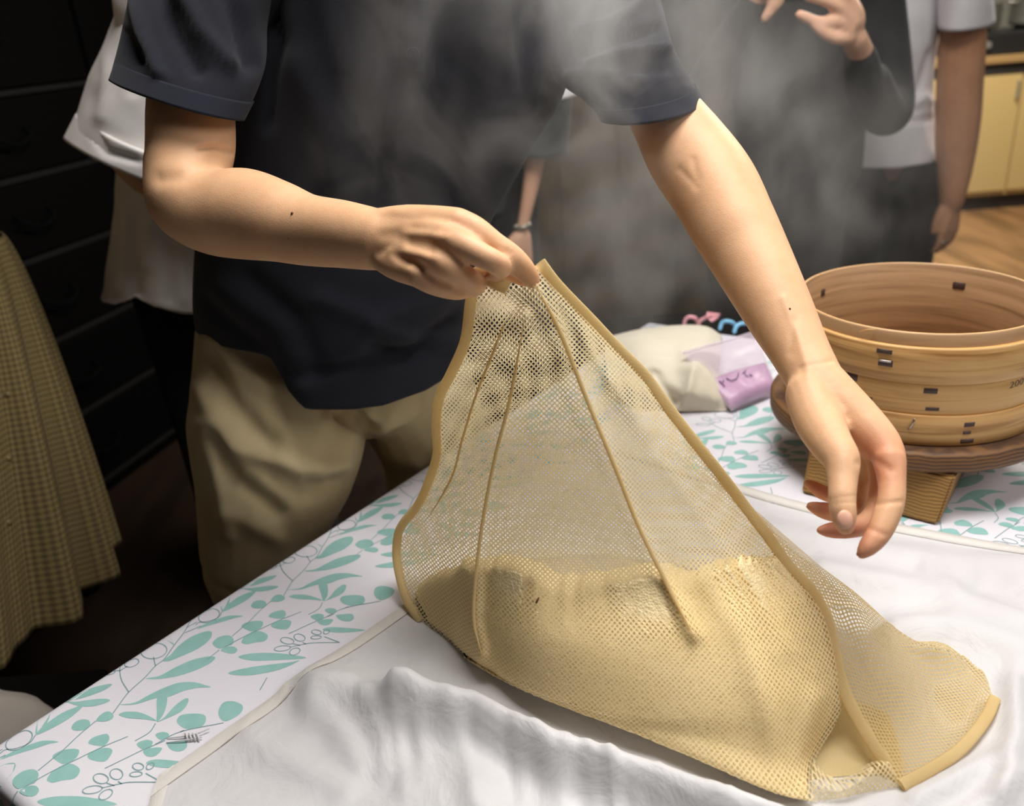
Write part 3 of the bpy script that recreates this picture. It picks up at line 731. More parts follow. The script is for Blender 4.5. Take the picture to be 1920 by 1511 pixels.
    for i in range(n):
        s = i / (n - 1.0)
        dep = .018 + .115 * min(1, (s * 2.2)) ** .6
        F_ = sub[i] + vd[i] * .003
        F_ = F_ + np.array([0, 0, 1]) * (jag * max(0, 1 - s * 5))[:, None]
        F_ = F_ - np.array([0, 0, 1]) * (.034 * np.clip(1 - np.linspace(0, 1, m) / .2, 0, 1) ** .6 * max(0, 1 - s * 3))[:, None]
        prof = np.sin(np.linspace(.12, math.pi - .12, m)) ** .5
        Bk = F_ + np.array([.25, 1, 0])[None, :] * (dep * prof)[:, None]
        L = np.concatenate([F_, Bk[::-1]]); 
        L += (np.random.RandomState(i).rand(*L.shape) - .5) * .0012
        L[:, 2] = np.maximum(L[:, 2], TZ + .008)
        loops.append(L)
    V = np.concatenate(loops); k = 2 * m
    Fc = grid_faces(n, k, True)
    for j in range(m - 1): Fc += [(j, j + 1, k - 2 - j, k - 1 - j)[::-1], tuple((n - 1) * k + q for q in (j, j + 1, k - 2 - j, k - 1 - j))]
    g = mesh('steamed_grain', V, Fc, M['rice'])
    tag(g, 'mound of steamed yellow grain showing through the net bag', 'grain', None, 'stuff')
    # one dark fleck caught in the net
    P = at(1006, 1129, surf([(1006, 1129)])[0] - .001); Tubes().tube([(P, .0012), (P + RGT * .002 + UPV * .004, .0008)], n=8, sub=2).obj('fleck', M['mole'], t)
net_bag()

# ------------------------------------------------------------------ wooden steamer on its stand
BC = np.array([.561, 1.091]); BR = .1616
def ring_shell(name, r0, r1, z0, z1, m, parent, n=96, rim=None):
    """a bent-wood hoop: outer radius r1, inner r0, with softened lips"""
    e = .0015
    prof = [(r1, z0 + e), (r1, z1 - e), (r1 - e, z1), (r0 + e, z1), (r0, z1 - e), (r0, z0 + e), (r0 + e, z0), (r1 - e, z0)]
    prof = [prof[0], (r1, z0 * .66 + z1 * .34), (r1, z0 * .34 + z1 * .66)] + prof[1:]
    V = []; UV = []; k = len(prof)
    for i in range(n + 1):
        th = 2 * math.pi * i / n
        for r, z in prof: V.append((BC[0] + r * math.cos(th), BC[1] + r * math.sin(th), z)); UV.append((th * r1, z))
    F = []
    for i in range(n):
        for j in range(k):
            q = (j + 1) % k; F.append((i * k + j, (i + 1) * k + j, (i + 1) * k + q, i * k + q))
    o = mesh(name, V, F, m, parent, True, UV)
    if rim is not None:
        o.data.materials.append(rim)
        top = z1 - 1e-4
        for p in o.data.polygons:
            if all(o.data.vertices[v].co.z > top for v in p.vertices): p.material_index = 1
    return o
def on_cyl(x, y, r, far=False):
    """angle and height where the photo ray meets the steamer's cylinder"""
    d = FWD + RGT * ((x - 960) / FPX) - UPV * ((y - 755.5) / FPX); o = EYE[:2] - BC
    a = d[:2] @ d[:2]; b = o @ d[:2]; c = o @ o - r * r; s = math.sqrt(max(b * b - a * c, 0)); t = ((-b + s) if far else (-b - s)) / a
    P = EYE + d * t; return math.atan2(P[1] - BC[1], P[0] - BC[0]), P[2], (np.hypot(*d[:2]), t)
def patch(name, x, y, wpx, hpx, r, m, parent, far=False, thick=.0012):
    th, z, (_, t) = on_cyl(x, y, r, far); w = wpx * t / FPX / 2; h = hpx * t / FPX / 2
    sg = -1 if far else 1; V = []; n = 6
    for i in range(n + 1):
        a = th + (i / n * 2 - 1) * w / r
        e = 1 - abs(i / n * 2 - 1) ** 6
        for dz, rr in ((-h, 0), (-h * .8, thick * e), (h * .8, thick * e), (h, 0)):
            q = r + sg * rr; V.append((BC[0] + q * math.cos(a), BC[1] + q * math.sin(a), z + dz))
    F = [(i * 4 + j, (i + 1) * 4 + j, (i + 1) * 4 + j + 1, i * 4 + j + 1) for i in range(n) for j in range(3)]
    if far: F = [f[::-1] for f in F]
    return mesh(name, V, F, m, parent)
ZS = .7905
def steamer():
    t = empty('wooden_steamer', (BC[0], BC[1], ZS), 'round bent wood steamer with bark stitched hoops standing on a dark board', 'steamer')
    R = BR
    zt = .9365
    body = ring_shell('body', R - .010, R - .0045, ZS + .001, zt, M['hinoki_dark'], t, rim=M['rim'])
    low = ring_shell('hoop', R - .004, R + .0035, ZS, ZS + .0415, M['hinoki'], t, rim=M['rim'])
    mid = ring_shell('hoop', R - .004, R + .0005, ZS + .036, ZS + .092, M['hinoki'], t, rim=M['rim'])
    up = ring_shell('hoop', R - .004, R + .003, ZS + .083, ZS + .130, M['hinoki'], t, rim=M['rim'])
    # slatted floor of the steamer
    fl = []
    for i in range(7):
        y = (i - 3) * .042; hl = math.sqrt(max((R - .012) ** 2 - y * y, 1e-4)) * .98
        box_obj('slat', (BC[0] - hl, BC[1] + y - .017, ZS + .008), (BC[0] + hl, BC[1] + y + .017, ZS + .014), M['hinoki_dark'], t, None, .002)
    for (x, y, w, h) in ((1658, 659, 28, 9), (1660, 681, 26, 12)): patch('bark_stitch', x, y, w, h, R + .003, M['bark'], up)
    patch('staple', 1659, 677, 22, 4, R + .0044, M['steel'], up)
    for (x, y, w, h) in ((1597, 706, 23, 15), (1597, 728, 23, 15), (1622, 748, 26, 13), (1745, 733, 24, 11)): patch('bark_stitch', x, y, w, h, R + .0005, M['bark'], mid)
    patch('bark_stitch', 1748, 767, 24, 7, R + .0005, M['bark'], mid)
    for (x, y, w, h) in ((1818, 796, 20, 9), (1813, 811, 15, 6), (1813, 827, 25, 9)): patch('bark_stitch', x, y, w, h, R + .0035, M['bark'], low)
    for (x, y, w, h) in ((1798, 536, 23, 14), (1543, 549, 13, 14)): patch('bark_stitch', x, y, w, h, R - .010, M['bark'], body, True)
    a, z, _ = on_cyl(1707, 800, R + .0035); a2, z2, _ = on_cyl(1712, 791, R + .0035)
    pt = lambda th, zz, rr: (BC[0] + rr * math.cos(th), BC[1] + rr * math.sin(th), zz)
    Tubes().tube([(pt(a - .014, z - .0035, R + .0036), .0011), (pt(a, z, R + .0052), .0013), (pt(a2, z2, R + .0052), .0013), (pt(a2 + .006, z2 + .004, R + .0036), .0011)], n=8).obj('staple', M['steel'], low)
    # stamped figures on the upper hoop
    fc = bpy.data.curves.new('stamp', 'FONT'); fc.body = '200'; fc.size = .0125; fc.extrude = 0; fo = bpy.data.objects.new('stamp', fc); C.objects.link(fo)
    dg = bpy.context.evaluated_depsgraph_get(); dg.update()
    me = bpy.data.meshes.new_from_object(fo.evaluated_get(dg)); bpy.data.objects.remove(fo)
    th0, z0, _ = on_cyl(1892, 729, R + .0009)
    rr = R + .0009
    for v in me.vertices:
        th = th0 + v.co.x * 1.25 / rr; v.co = Vector((BC[0] + rr * math.cos(th), BC[1] + rr * math.sin(th), z0 + v.co.y + v.co.x * .1))
    me.name = 'stamp'; me.materials.clear(); link('stamp', me, M['ink'], mid, False)
    # frayed strip of wood standing proud of the inner wall
    a1, z1, _ = on_cyl(1612, 628, R - .0005); a2, z2, _ = on_cyl(1640, 615, R - .0005)
    Tubes().tube([(pt(a1, z1 + .004, R - .001), .0008), (pt((a1 + a2) / 2, z1 + .009, R + .0005), .0008), (pt(a2, zt - .001, R - .003), .0005)], n=6).obj('splinter', M['rim'], t)
steamer()
def stand():
    t = empty('steamer_stand', (BC[0], BC[1], TZ), 'dark wooden disc stand on two chunky feet under the steamer', 'stand')
    n = 80; r = .186; z0, z1 = .762, ZS - .0005; e = .005
    prof = [(.001, z0), (r - e, z0), (r - .001, z0 + e * .6), (r, z0 + e * 1.3), (r, z1 - e), (r - e * .6, z1 - .001), (r - e * 1.6, z1), (.001, z1)]
    V = [(BC[0] + a * math.cos(2 * math.pi * q / n), BC[1] + a * math.sin(2 * math.pi * q / n), z) for a, z in prof for q in range(n)]
    mesh('board', V, grid_faces(len(prof), n, True), M['stand'], t)
    # two feet: bevelled beams running under the board
    fe = onz(1722, 978, TZ); dirv = np.array([.62, .785]); sd = np.array([-dirv[1], dirv[0]])
    sep = None
    for i, p in enumerate((fe[:2], None)):
        if p is None:
            q = onz(1538, 935, TZ)[:2]; p = q + dirv * .0
        bm = bmesh.new()
        L = .27; vs = []
        for (l, wl, wr, zz) in ((0, .026, .022, TZ + .0012), (.022, .026, .030, z0 + .0), (L, .026, .022, TZ + .0012), (L, .026, .030, z0)):
            for s in (1, -1):
                ww = wl if s > 0 else wr
                vs.append(bm.verts.new((p[0] + dirv[0] * l + sd[0] * s * ww, p[1] + dirv[1] * l + sd[1] * s * ww, zz)))
        b0, b1, t0, t1, e0, e1, u0, u1 = vs
        for f in ((b0, b1, t1, t0), (e1, e0, u0, u1), (b1, e1, u1, t1), (e0, b0, t0, u0), (t0, t1, u1, u0), (b1, b0, e0, e1)): bm.faces.new(f)
        bmesh.ops.recalc_face_normals(bm, faces=bm.faces[:]); bmesh.ops.bevel(bm, geom=bm.edges[:], offset=.003, segments=2, affect='EDGES')
        bm_obj('foot', bm, M['foot'], t)
stand()

# ------------------------------------------------------------------ pouch, zip bag and clips at the far end of the table
def pouch():
    rows = [[(1150, 748, .702), (1210, 764, .702), (1275, 771, .702), (1320, 771, .702), (1364, 770, .702)],
            [(1140, 705, .735), (1200, 722, .742), (1262, 730, .738), (1305, 735, .74), (1356, 740, .725)],
            [(1135, 660, .752), (1205, 672, .768), (1262, 682, .755), (1300, 690, .762), (1348, 700, .745)],
            [(1138, 636, .748), (1200, 634, .772), (1270, 634, .772), (1320, 645, .765), (1352, 660, .745)],
            [(1145, 630, .725), (1205, 616, .745), (1280, 609, .75), (1325, 612, .745), (1352, 628, .728)],
            [(1150, 640, .702), (1205, 632, .702), (1280, 630, .702), (1325, 634, .702), (1355, 645, .702)]]
    W = np.array([[onz(*p) for p in r] for r in rows]); G = cr(W, 50); G = np.swapaxes(cr(np.swapaxes(G, 0, 1), 60), 0, 1)
    G = crease(G, [([(1225, 700), (1240, 725), (1265, 750)], 12, -.018), ([(1300, 690), (1290, 730), (1275, 765)], 9, .010), ([(1180, 690), (1240, 690), (1300, 690)], 10, .006), ([(1210, 668), (1290, 672)], 10, -.006), ([(1170, 720), (1215, 750)], 12, .006), ([(1310, 700), (1340, 750)], 10, .004)])
    G[..., 2] = np.maximum(G[..., 2], TZ + .0015)
    # close the underside
    V = list(G.reshape(-1, 3)); n, m = G.shape[:2]; F = grid_faces(n, m, False, True)
    ring = [j for j in range(m)] + [i * m + m - 1 for i in range(1, n)] + [(n - 1) * m + j for j in range(m - 2, -1, -1)] + [i * m for i in range(n - 2, 0, -1)]
    F.append(tuple(ring[::-1]))
    o = mesh('cloth_pouch', V, F, M['pouch'])
    tag(o, 'crumpled cream cotton pouch lying behind the net bag near the plastic clips', 'pouch')
pouch()
def zip_bag():
    t = empty('zip_bag', onz(1370, 740, TZ), 'clear zip bag of pink powder with marker writing, leaning on the cream pouch', 'zip bag')
    top = [(1278, 661, .775), (1322, 648, .776), (1368, 636, .774), (1416, 622, .766)]
    def row(s):
        bot = [(1371, 772, .7045), (1398, 762, .7045), (1428, 750, .7045), (1459, 737, .7045)]
        return [tuple(a + (b - a) * s for a, b in zip(p, q)) for p, q in zip(top, bot)]
    rows = [row(s) for s in np.linspace(0, 1, 7)]
    W = np.array([[onz(*p) for p in r] for r in rows]); G = cr(W, 30); G = np.swapaxes(cr(np.swapaxes(G, 0, 1), 30), 0, 1)
    uu, vv = np.meshgrid(np.linspace(0, 1, 30), np.linspace(0, 1, 30))
    up = np.array([.0, -.35, .93])
    bul = np.sin(np.pi * uu) ** .5 * (np.clip(vv * 1.15, 0, 1) ** 1.5) * np.clip((1.02 - vv) * 9, 0, 1)
    fr = G + up * (.003 + .016 * bul + .0015 * noise2(uu * 12, vv * 12, 2))[..., None]
    bk = G - up * .0 + up * .0008
    bk[..., 2] = np.maximum(bk[..., 2], TZ + .002); fr[..., 2] = np.maximum(fr[..., 2], TZ + .003)
    mesh('front_film', fr.reshape(-1, 3), grid_faces(30, 30, False, True), M['clear_bag'], t)
    mesh('back_film', bk.reshape(-1, 3), grid_faces(30, 30), M['clear_bag'], t)
    # powder: the lower half, between the films
    s0 = 15; pf = fr[s0:-1, 1:-1] - up * .0012; pb = bk[s0:-1, 1:-1] + up * .001
    n, m = pf.shape[:2]; loops = np.concatenate([pf, pb[:, ::-1]], 1)
    F = grid_faces(n, 2 * m, True)
    k = 2 * m
    for j in range(m - 1): F += [(j, j + 1, k - 2 - j, k - 1 - j), tuple((n - 1) * k + q for q in (j, j + 1, k - 2 - j, k - 1 - j))]
    mesh('pink_powder', loops.reshape(-1, 3), F, M['pink_powder'], t)
    # marker writing along the powder line
    strokes = [[(1349, 714), (1354, 719), (1358, 723)], [(1357, 713), (1353, 719)], [(1363, 709), (1370, 713), (1378, 711), (1383, 706), (1385, 699)], [(1392, 700), (1396, 697), (1398, 703), (1402, 705)], [(1398, 694), (1396, 699)], [(1406, 702), (1410, 704)]]
    tb = Tubes(); pg = pix(fr.reshape(-1, 3)); fp = fr.reshape(-1, 3)
    for s in strokes:
        q = []
        for p in cr(s, len(s) * 3):
            z = (fp[np.argmin(((pg - p) ** 2).sum(1))] - EYE) @ FWD; q.append((at(p[0], p[1], z - .0016), .0013))
        tb.tube(q, n=6, sub=2)
    tb.obj('marker_writing', M['dark_ink'], t)
    P = cr(fr[1], 30); Tubes().tube([(p, .0012) for p in P[::3]], n=6).obj('zip_seal', M['clear_bag'], t)
zip_bag()
def clip(loc, name, label, m, pts_list, r):
    t = empty(name, loc, label, 'clip', 'plastic clips on the table edge')
    for nm, pts in pts_list:
        Tubes().tube([(p, r) for p in pts], n=8, sub=4).obj(nm, m, t)
    return t
ze = .702
pk = clip(onz(1297, 608, ze), 'plastic_clip', 'pink plastic clip at the far table edge with a diamond grip', M['pink'], [
    ('jaw', [onz(1283, 607, ze + .005), onz(1286, 598, ze + .016), onz(1293, 594, ze + .021), onz(1303, 596, ze + .018), onz(1309, 605, ze + .005)]),
    ('arm', [onz(1310, 609, ze + .005), onz(1312, 602, ze + .014), onz(1320, 597, ze + .020), onz(1327, 593, ze + .026)])], .0042)
clip(onz(1365, 615, ze), 'plastic_clip', 'light blue plastic clip at the far table edge beside the pink one', M['blue'], [
    ('jaw', [onz(1350, 616, ze + .005), onz(1354, 605, ze + .016), onz(1362, 602, ze + .020), onz(1372, 604, ze + .017), onz(1378, 609, ze + .010)]),
    ('arm', [onz(1377, 622, ze + .005), onz(1380, 613, ze + .014), onz(1388, 607, ze + .019), onz(1400, 606, ze + .018)])], .0042)

# flat diamond grip with a slot
def grip():
    q = [onz(1327, 585, .732), onz(1351, 588, .732), onz(1346, 597, .722), onz(1335, 604, .715), onz(1324, 595, .724)]
    ctr_ = sum(q) / 5; hole = [ctr_ + (p - ctr_) * .22 - (q[1] - ctr_) * .25 for p in q]
    nn = np.cross(q[1] - q[0], q[3] - q[0]); nn /= np.linalg.norm(nn); V = []; F = []
    for s in (.003, -.003): V += [p + nn * s for p in q] + [p + nn * s for p in hole]
    for k in range(5):
        j = (k + 1) % 5
        F += [(k, j, 5 + j, 5 + k), (10 + j, 10 + k, 15 + k, 15 + j), (k, 10 + k, 10 + j, j), (5 + k, 5 + j, 15 + j, 15 + k)]
    mesh('grip', V, F, M['pink'], pk, False)
grip()

# ------------------------------------------------------------------ the person lifting the net bag
def shell_rows(rows, nv, n, last=None, y0=None, power=1.0):
    """closed garment tube. rows: (L, M, R, zc, D): photo points of the two outlines and the middle of the front, depth of the axis and half thickness"""
    if y0 is not None: rows = [(l, m, r, upright(z, m[1], y0), q) for l, m, r, z, q in rows]
    R_ = np.array([[*l, *m, *r, z, d] for l, m, r, z, d in rows], float); R_ = cr(R_, nv)
    ph = np.linspace(0, 2 * math.pi, n, endpoint=False)
    G = np.zeros((nv, n, 3))
    for i, (lx, ly, mx, my, rx, ry, zc, D) in enumerate(R_):
        t = (1 - np.cos(ph)) / 2; s = np.sin(ph)
        x = lx + (rx - lx) * t + np.where(s > 0, 1, 1) * 4 * t * (1 - t) * (mx - (lx + rx) / 2)
        ye = ly + (ry - ly) * t
        bm = my - (ly + ry) / 2
        y = ye + bm * np.where(s > 0, np.abs(s), -np.abs(s) * .8)
        if last is not None and i > nv * .55:             # ease the rows into the hem line
            lx2, ly2, mx2, my2, rx2, ry2 = R_[-1][:6]; yb = ly2 + (ry2 - ly2) * t + (my2 - (ly2 + ry2) / 2) * np.abs(s)
            yl = np.interp(x, [q[0] for q in last], [q[1] for q in last]); y = np.where(s > 0, y + (yl - yb) * ((i / (nv - 1.0) - .55) / .45) ** 1.6, y)
        for j in range(n): G[i, j] = at(x[j], y[j], zc - D * math.copysign(abs(s[j]) ** power, s[j]))
    return G
def garment(name, G, m, parent, folds=None, thick=.0025, seed=0, wr=.0015):
    nv, n = G.shape[:2]
    N = grid_normals(G, True)
    c = G.mean(axis=1, keepdims=True); sgn = np.sign(((G - c) * N).sum(2).mean()); N = N * sgn
    P = G.reshape(-1, 3); nn = N.reshape(-1, 3)
    if folds:
        face = np.clip(((EYE - P) * nn).sum(1) * 2.5 / np.linalg.norm(EYE - P, axis=1), 0, 1)
        P = crease(P, folds, nn * face[:, None])
    P = P + nn * (noise2(P[:, 0] * 26, P[:, 2] * 22 + P[:, 1] * 12, seed) * wr)[:, None]
    o = mesh(name, P, grid_faces(nv, n, True, sgn < 0), m, parent)
    s = o.modifiers.new('cloth thickness', 'SOLIDIFY'); s.thickness = thick; s.offset = -1
    return o

def cook():
    t = empty('person', at(560, 1000, 1.3) * np.array([1, 1, 0]), 'person in a navy polo shirt and khaki trousers leaning over the table gripping the net', 'person')
    b = Tubes()
    # arm holding the net
    b.px([(425,-40,1.0,76),(380,80,.98,78),(360,190,.962,79),(358,270,.95,80),(352,330,.935,76),(362,372,.925,82),(405,398,.915,80),(462,402,.90,84),(520,415,.875,76),(575,431,.855,67),(640,439,.825,63),(690,447,.80,59),(725,452,.785,55)], n=44, sub=9)
    b.px([(330,300,.95,58),(345,372,.925,68),(390,405,.915,70)], n=44, sub=9)
    # palm
    b.px([(712,432,.79,42),(760,420,.775,36),(815,418,.755,33),(860,421,.74,32)])
    b.px([(715,448,.785,46),(770,440,.765,36),(836,447,.73,31)])
    b.px([(715,462,.785,42),(765,472,.76,34),(815,484,.73,29)])
    b.px([(712,468,.79,36),(745,495,.765,31),(790,514,.74,27)])
    b.px([(735,470,.79,36),(790,480,.765,36),(830,480,.755,30)])
    # index, middle, ring, little finger
    b.px([(858,421,.738,32),(890,434,.732,29),(925,458,.732,25),(957,482,.735,25.5),(980,503,.742,22.5),(996,522,.75,18),(1001,529,.752,14)])
    b.px([(832,445,.728,30),(870,462,.716,27),(905,480,.71,24),(932,494,.712,22.5),(938,503,.728,20),(926,516,.748,17),(905,522,.76,15)])
    b.px([(812,484,.728,28),(840,500,.722,25),(868,516,.728,23),(888,528,.738,21),(892,538,.755,18),(878,545,.77,15)])
    b.px([(785,514,.738,26),(812,530,.738,23.5),(845,541,.745,21),(866,543,.755,19),(878,536,.768,16)])
    # thumb on the far side
    b.px([(745,440,.80,34),(810,448,.795,30),(875,466,.79,25),(930,492,.785,22),(965,512,.778,19),(985,524,.77,15)])
    # free arm
    b.px([(1080,-60,1.06,62),(1140,40,1.045,62),(1192,130,1.03,58),(1244,212,1.0,66),(1290,285,.972,79),(1336,350,.945,82),(1376,425,.915,78),(1408,485,.895,73),(1462,588,.855,63),(1500,660,.825,54),(1530,716,.80,51)], n=44, sub=9)
    b.px([(1275,240,.985,60),(1312,315,.965,66),(1350,400,.93,62)], n=44, sub=9)
    b.px([(1528,712,.80,50),(1560,745,.785,50),(1610,790,.765,44),(1648,828,.748,38),(1668,856,.735,31)])
    b.px([(1532,722,.805,46),(1580,770,.80,46),(1625,815,.785,38),(1652,846,.77,31)])
    b.px([(1530,730,.81,44),(1575,785,.815,44),(1612,820,.805,36),(1635,845,.795,28)])
    b.px([(1525,735,.815,42),(1565,790,.825,40),(1595,820,.82,34),(1610,835,.815,26)])
    # thumb with its fleshy base
    b.px([(1518,735,.79,46),(1534,785,.765,46),(1556,828,.735,40),(1578,862,.712,34),(1580,900,.70,27.5),(1579,938,.69,25.5),(1582,968,.686,24),(1585,985,.686,19)])
    # index, middle, ring, little finger
    b.px([(1667,860,.732,31),(1672,900,.722,26),(1671,938,.712,25),(1661,970,.706,25),(1646,1002,.70,22.5),(1627,1026,.696,18),(1616,1038,.695,12)])
    b.px([(1652,850,.77,30),(1655,905,.765,24),(1645,955,.755,22),(1622,982,.745,20.5),(1588,992,.738,18),(1556,994,.734,15),(1538,994,.732,9)])
    b.px([(1633,846,.795,27),(1632,905,.80,22),(1610,950,.79,20),(1578,962,.778,18.5),(1545,957,.768,16.5),(1520,949,.764,10)])
    b.px([(1610,836,.815,24),(1602,885,.825,19),(1578,928,.815,16),(1548,925,.803,15),(1528,914,.797,12.5),(1514,905,.794,8)])
    # trunk, neck, head (all above the frame or under the clothes), legs and feet
    ch = at(780, 60, 1.06)
    sh_l = at(470, -60, 1.0); sh_r = at(1070, -70, 1.06)
    b.tube([(sh_l, .055), ((sh_l + sh_r) / 2 + np.array([0, .01, .03]), .075), (sh_r, .055)])
    b.tube([(ch + np.array([0, .02, .02]), .085), (at(690, 330, 1.14), .095), (at(630, 600, 1.235), .095), (at(610, 700, 1.275), .085)], n=20)
    nk = (sh_l + sh_r) / 2 + np.array([.0, 0, .04])
    b.tube([(nk, .06), (nk + np.array([.01, -.03, .09]), .055), (nk + np.array([.015, -.05, .15]), .055)])
    hc = nk + np.array([.02, -.07, .22])
    b.ball(hc, (.074, .092, .112)); b.ball(hc + np.array([0, -.03, -.07]), (.052, .06, .055))
    b.tube([(hc + np.array([0, -.085, .02]), .009), (hc + np.array([0, -.11, -.025]), .014)], n=10)
    for s in (-1, 1): b.ball(hc + np.array([s * .076, .01, -.01]), (.01, .018, .03))
    kn = [at(495, 1000, 1.36), at(812, 960, 1.50)]
    for k, h in zip(kn, (at(520, 760, 1.30), at(780, 740, 1.385))):
        ft = np.array([k[0] + .02, k[1] + .06, .07])
        b.tube([(h, .075), (k, .055), ((k + ft) / 2, .055), (ft, .042)], n=14)
        b.tube([(ft + np.array([0, .03, -.03]), .036), (ft + np.array([.03, -.14, -.038]), .032)], n=12)
    body_folds = [([(372,278),(405,274),(434,288)], 5, -.003), ([(300,335),(345,330),(400,300)], 16, -.003), ([(1275,318),(1292,335),(1305,350)], 7, -.0009), ([(1300,300),(1308,335)], 8, -.0009),
                  ([(745,398),(800,412),(855,405)], 12, .0006), ([(760,440),(800,440),(835,445)], 10, .0013), ([(735,468),(780,478),(815,486)], 9, .0014), ([(730,478),(760,500),(790,514)], 9, .001),
                  ([(775,425),(830,432)], 10, -.0012), ([(770,456),(808,468)], 9, -.0016), ([(750,487),(790,500)], 9, -.0014), ([(710,470),(728,462),(745,470)], 10, -.0012),
                  ([(940,476),(952,466)], 2.5, -.0009), ([(946,482),(960,471)], 2.5, -.0009),
                  ([(1556,935),(1602,930)], 3, -.0008), ([(1556,944),(1602,940)], 3, -.0008), ([(1500,690),(1560,676)], 4, -.0008), ([(1610,868),(1640,862),(1668,880)], 8, -.0012), ([(1640,945),(1690,940)], 4, -.0012), ([(1630,990),(1660,1003)], 4, -.001),
                  ([(1470,560),(1500,640),(1515,700)], 8, .0012), ([(1490,600),(1480,660)], 8, -.001)]
    body = fuse('body', b, .0025, 4, M['skin'], t, body_folds)
    # nails
    def nail(pts, r):
        tb = Tubes(); tb.px(pts, n=12); return tb
    th = Tubes(); c = at(1584, 974, .6735); th.ball((0, 0, 0), (.0064, .0024, .0078)); th.V = [c + RGT * v[0] + FWD * v[1] * 1.0 + (UPV * .96 + FWD * .1) * v[2] for v in th.V]; th.obj('thumbnail', M['nail'], body)
    for (x, y, z, r) in ((548, 400, .828, .0016), (541, 447, .825, .0009), (1481, 579, .815, .0011)):
        P = at(x, y, z); bv = BVHTree.FromPolygons([v.co for v in body.data.vertices], [p.vertices for p in body.data.polygons])
        hit = bv.ray_cast(Vector(EYE), (Vector(P) - Vector(EYE)).normalized())
        if hit[0] is not None: Tubes().ball(np.array(hit[0]), r, 8).obj('mole', M['mole'], body)
    hb = Tubes(); hb.ball(hc + np.array([0, .022, .03]), (.082, .09, .098)); hb.obj('hair', M['hair'], t)
    # polo shirt
    rows = [((560,-230),(790,-215),(1010,-250),.985,.075), ((500,-110),(785,-90),(1060,-120),1.005,.098), ((448,10),(770,30),(1085,0),1.04,.112), ((415,150),(735,190),(1060,165),1.08,.12), ((392,280),(690,335),(1000,270),1.12,.124), ((372,400),(650,465),(930,395),1.16,.128),
            ((363,500),(628,580),(890,478),1.195,.132), ((361,575),(622,655),(880,560),1.228,.136), ((370,625),(625,710),(884,620),1.255,.14)]
    hem = [(360,632),(372,640),(440,655),(505,668),(514,676),(540,722),(566,764),(580,768),(660,769),(720,761),(800,732),(850,700),(870,668),(886,630)]
    G = shell_rows(rows, 90, 120, hem)
    folds = [([(560,700),(640,690),(760,660),(850,600)], 16, -.010), ([(700,610),(780,640),(850,640)], 14, .008), ([(700,650),(760,670),(800,650)], 12, -.010), ([(600,560),(700,600),(830,560)], 18, .006), ([(420,540),(520,620),(560,720)], 24, .007), ([(470,520),(560,600),(600,700)], 16, -.005),
             ([(500,0),(520,80),(505,160),(500,230)], 14, -.010), ([(560,120),(620,260),(640,360)], 30, .006), ([(700,150),(760,300),(800,420)], 30, .005), ([(900,120),(860,260),(800,380)], 26, -.006), ([(1000,120),(940,230),(880,340)], 22, .006), ([(820,-20),(840,120)], 20, -.004), ([(600,-20),(640,120)], 20, .004), ([(380,560),(420,600),(470,640)], 14, -.005)]
    shirt = garment('polo_shirt', G, M['navy'], t, folds, seed=2)
    # sleeves
    s1 = [((330,-150),(430,-120),(545,-70),1.0,.075), ((262,-60),(395,-30),(520,-20),.99,.085), ((238,10),(368,50),(502,40),.98,.083), ((222,85),(350,135),(496,130),.968,.08), ((205,148),(330,196),(458,223),.955,.077)]
    G1 = shell_rows(s1, 50, 64)
    f1 = [([(250,0),(270,70),(300,140)], 13, .010), ([(300,-20),(330,60),(370,130)], 14, -.010), ([(340,-20),(380,60),(430,120)], 14, .010), ([(420,-20),(450,60),(470,120)], 16, -.010), ([(230,60),(260,110)], 10, -.008)]
    sl = garment('sleeve', G1, M['navy'], shirt, f1, seed=5)
    cut = [((216,113),(341,163),(477,190),.961,.0805), ((203,150),(330,199),(459,226),.954,.079)]
    garment('cuff', shell_rows(cut, 10, 64), M['navy_trim'], shirt, None, .003, 6, .0004)
    s2 = [((985,60),(1080,-40),(1150,-160),1.075,.08), ((1030,140),(1130,50),(1205,-70),1.06,.09), ((1062,166),(1165,100),(1240,10),1.04,.09), ((1092,186),(1200,160),(1268,100),1.02,.085), ((1127,223),(1232,224),(1318,190),1.0,.08)]
    G2 = shell_rows(s2, 50, 64, power=.6)
    f2 = [([(1080,60),(1150,40),(1220,0)], 9, .009), ([(1090,100),(1160,70),(1240,50)], 9, -.009), ([(1110,120),(1180,100),(1255,90)], 9, .009), ([(1070,140),(1130,140),(1200,150)], 10, .008), ([(1130,20),(1190,-10)], 9, -.008), ([(1150,150),(1220,130),(1280,130)], 9, -.004)]
    garment('sleeve', G2, M['navy'], shirt, f2, seed=8)
    cut = [((1111,198),(1220,198),(1307,160),1.008,.0845), ((1126,226),(1232,227),(1320,192),.999,.082)]
    garment('cuff', shell_rows(cut, 10, 64, power=.6), M['navy_trim'], shirt, None, .003, 9, .0004)
    # shoulders of the shirt and its collar
    yk = Tubes(); mid = (sh_l + sh_r) / 2 + np.array([0, .01, .03])
    yk.tube([(sh_l, .074), (mid, .088), (sh_r, .074)], n=20)
    yk.tube([(sh_l, .074), (at(425, -40, 1.0), .074), (at(385, 50, .985), .066)], n=20); yk.tube([(sh_r, .074), (at(1090, -50, 1.06), .072), (at(1135, 25, 1.048), .066)], n=20)
    yk.tube([(mid, .09), (at(770, 60, 1.07), .085)], n=20)
    fuse('shoulder_yoke', yk, .006, 6, M['navy'], shirt)
    cl = Tubes(); cl.tube([(nk + np.array([math.cos(q) * .068, math.sin(q) * .066 - .008, .03 + .02 * math.sin(q)]), .013) for q in np.linspace(0, 6.283, 25)], n=10, sub=2); cl.obj('collar', M['navy_trim'], shirt)
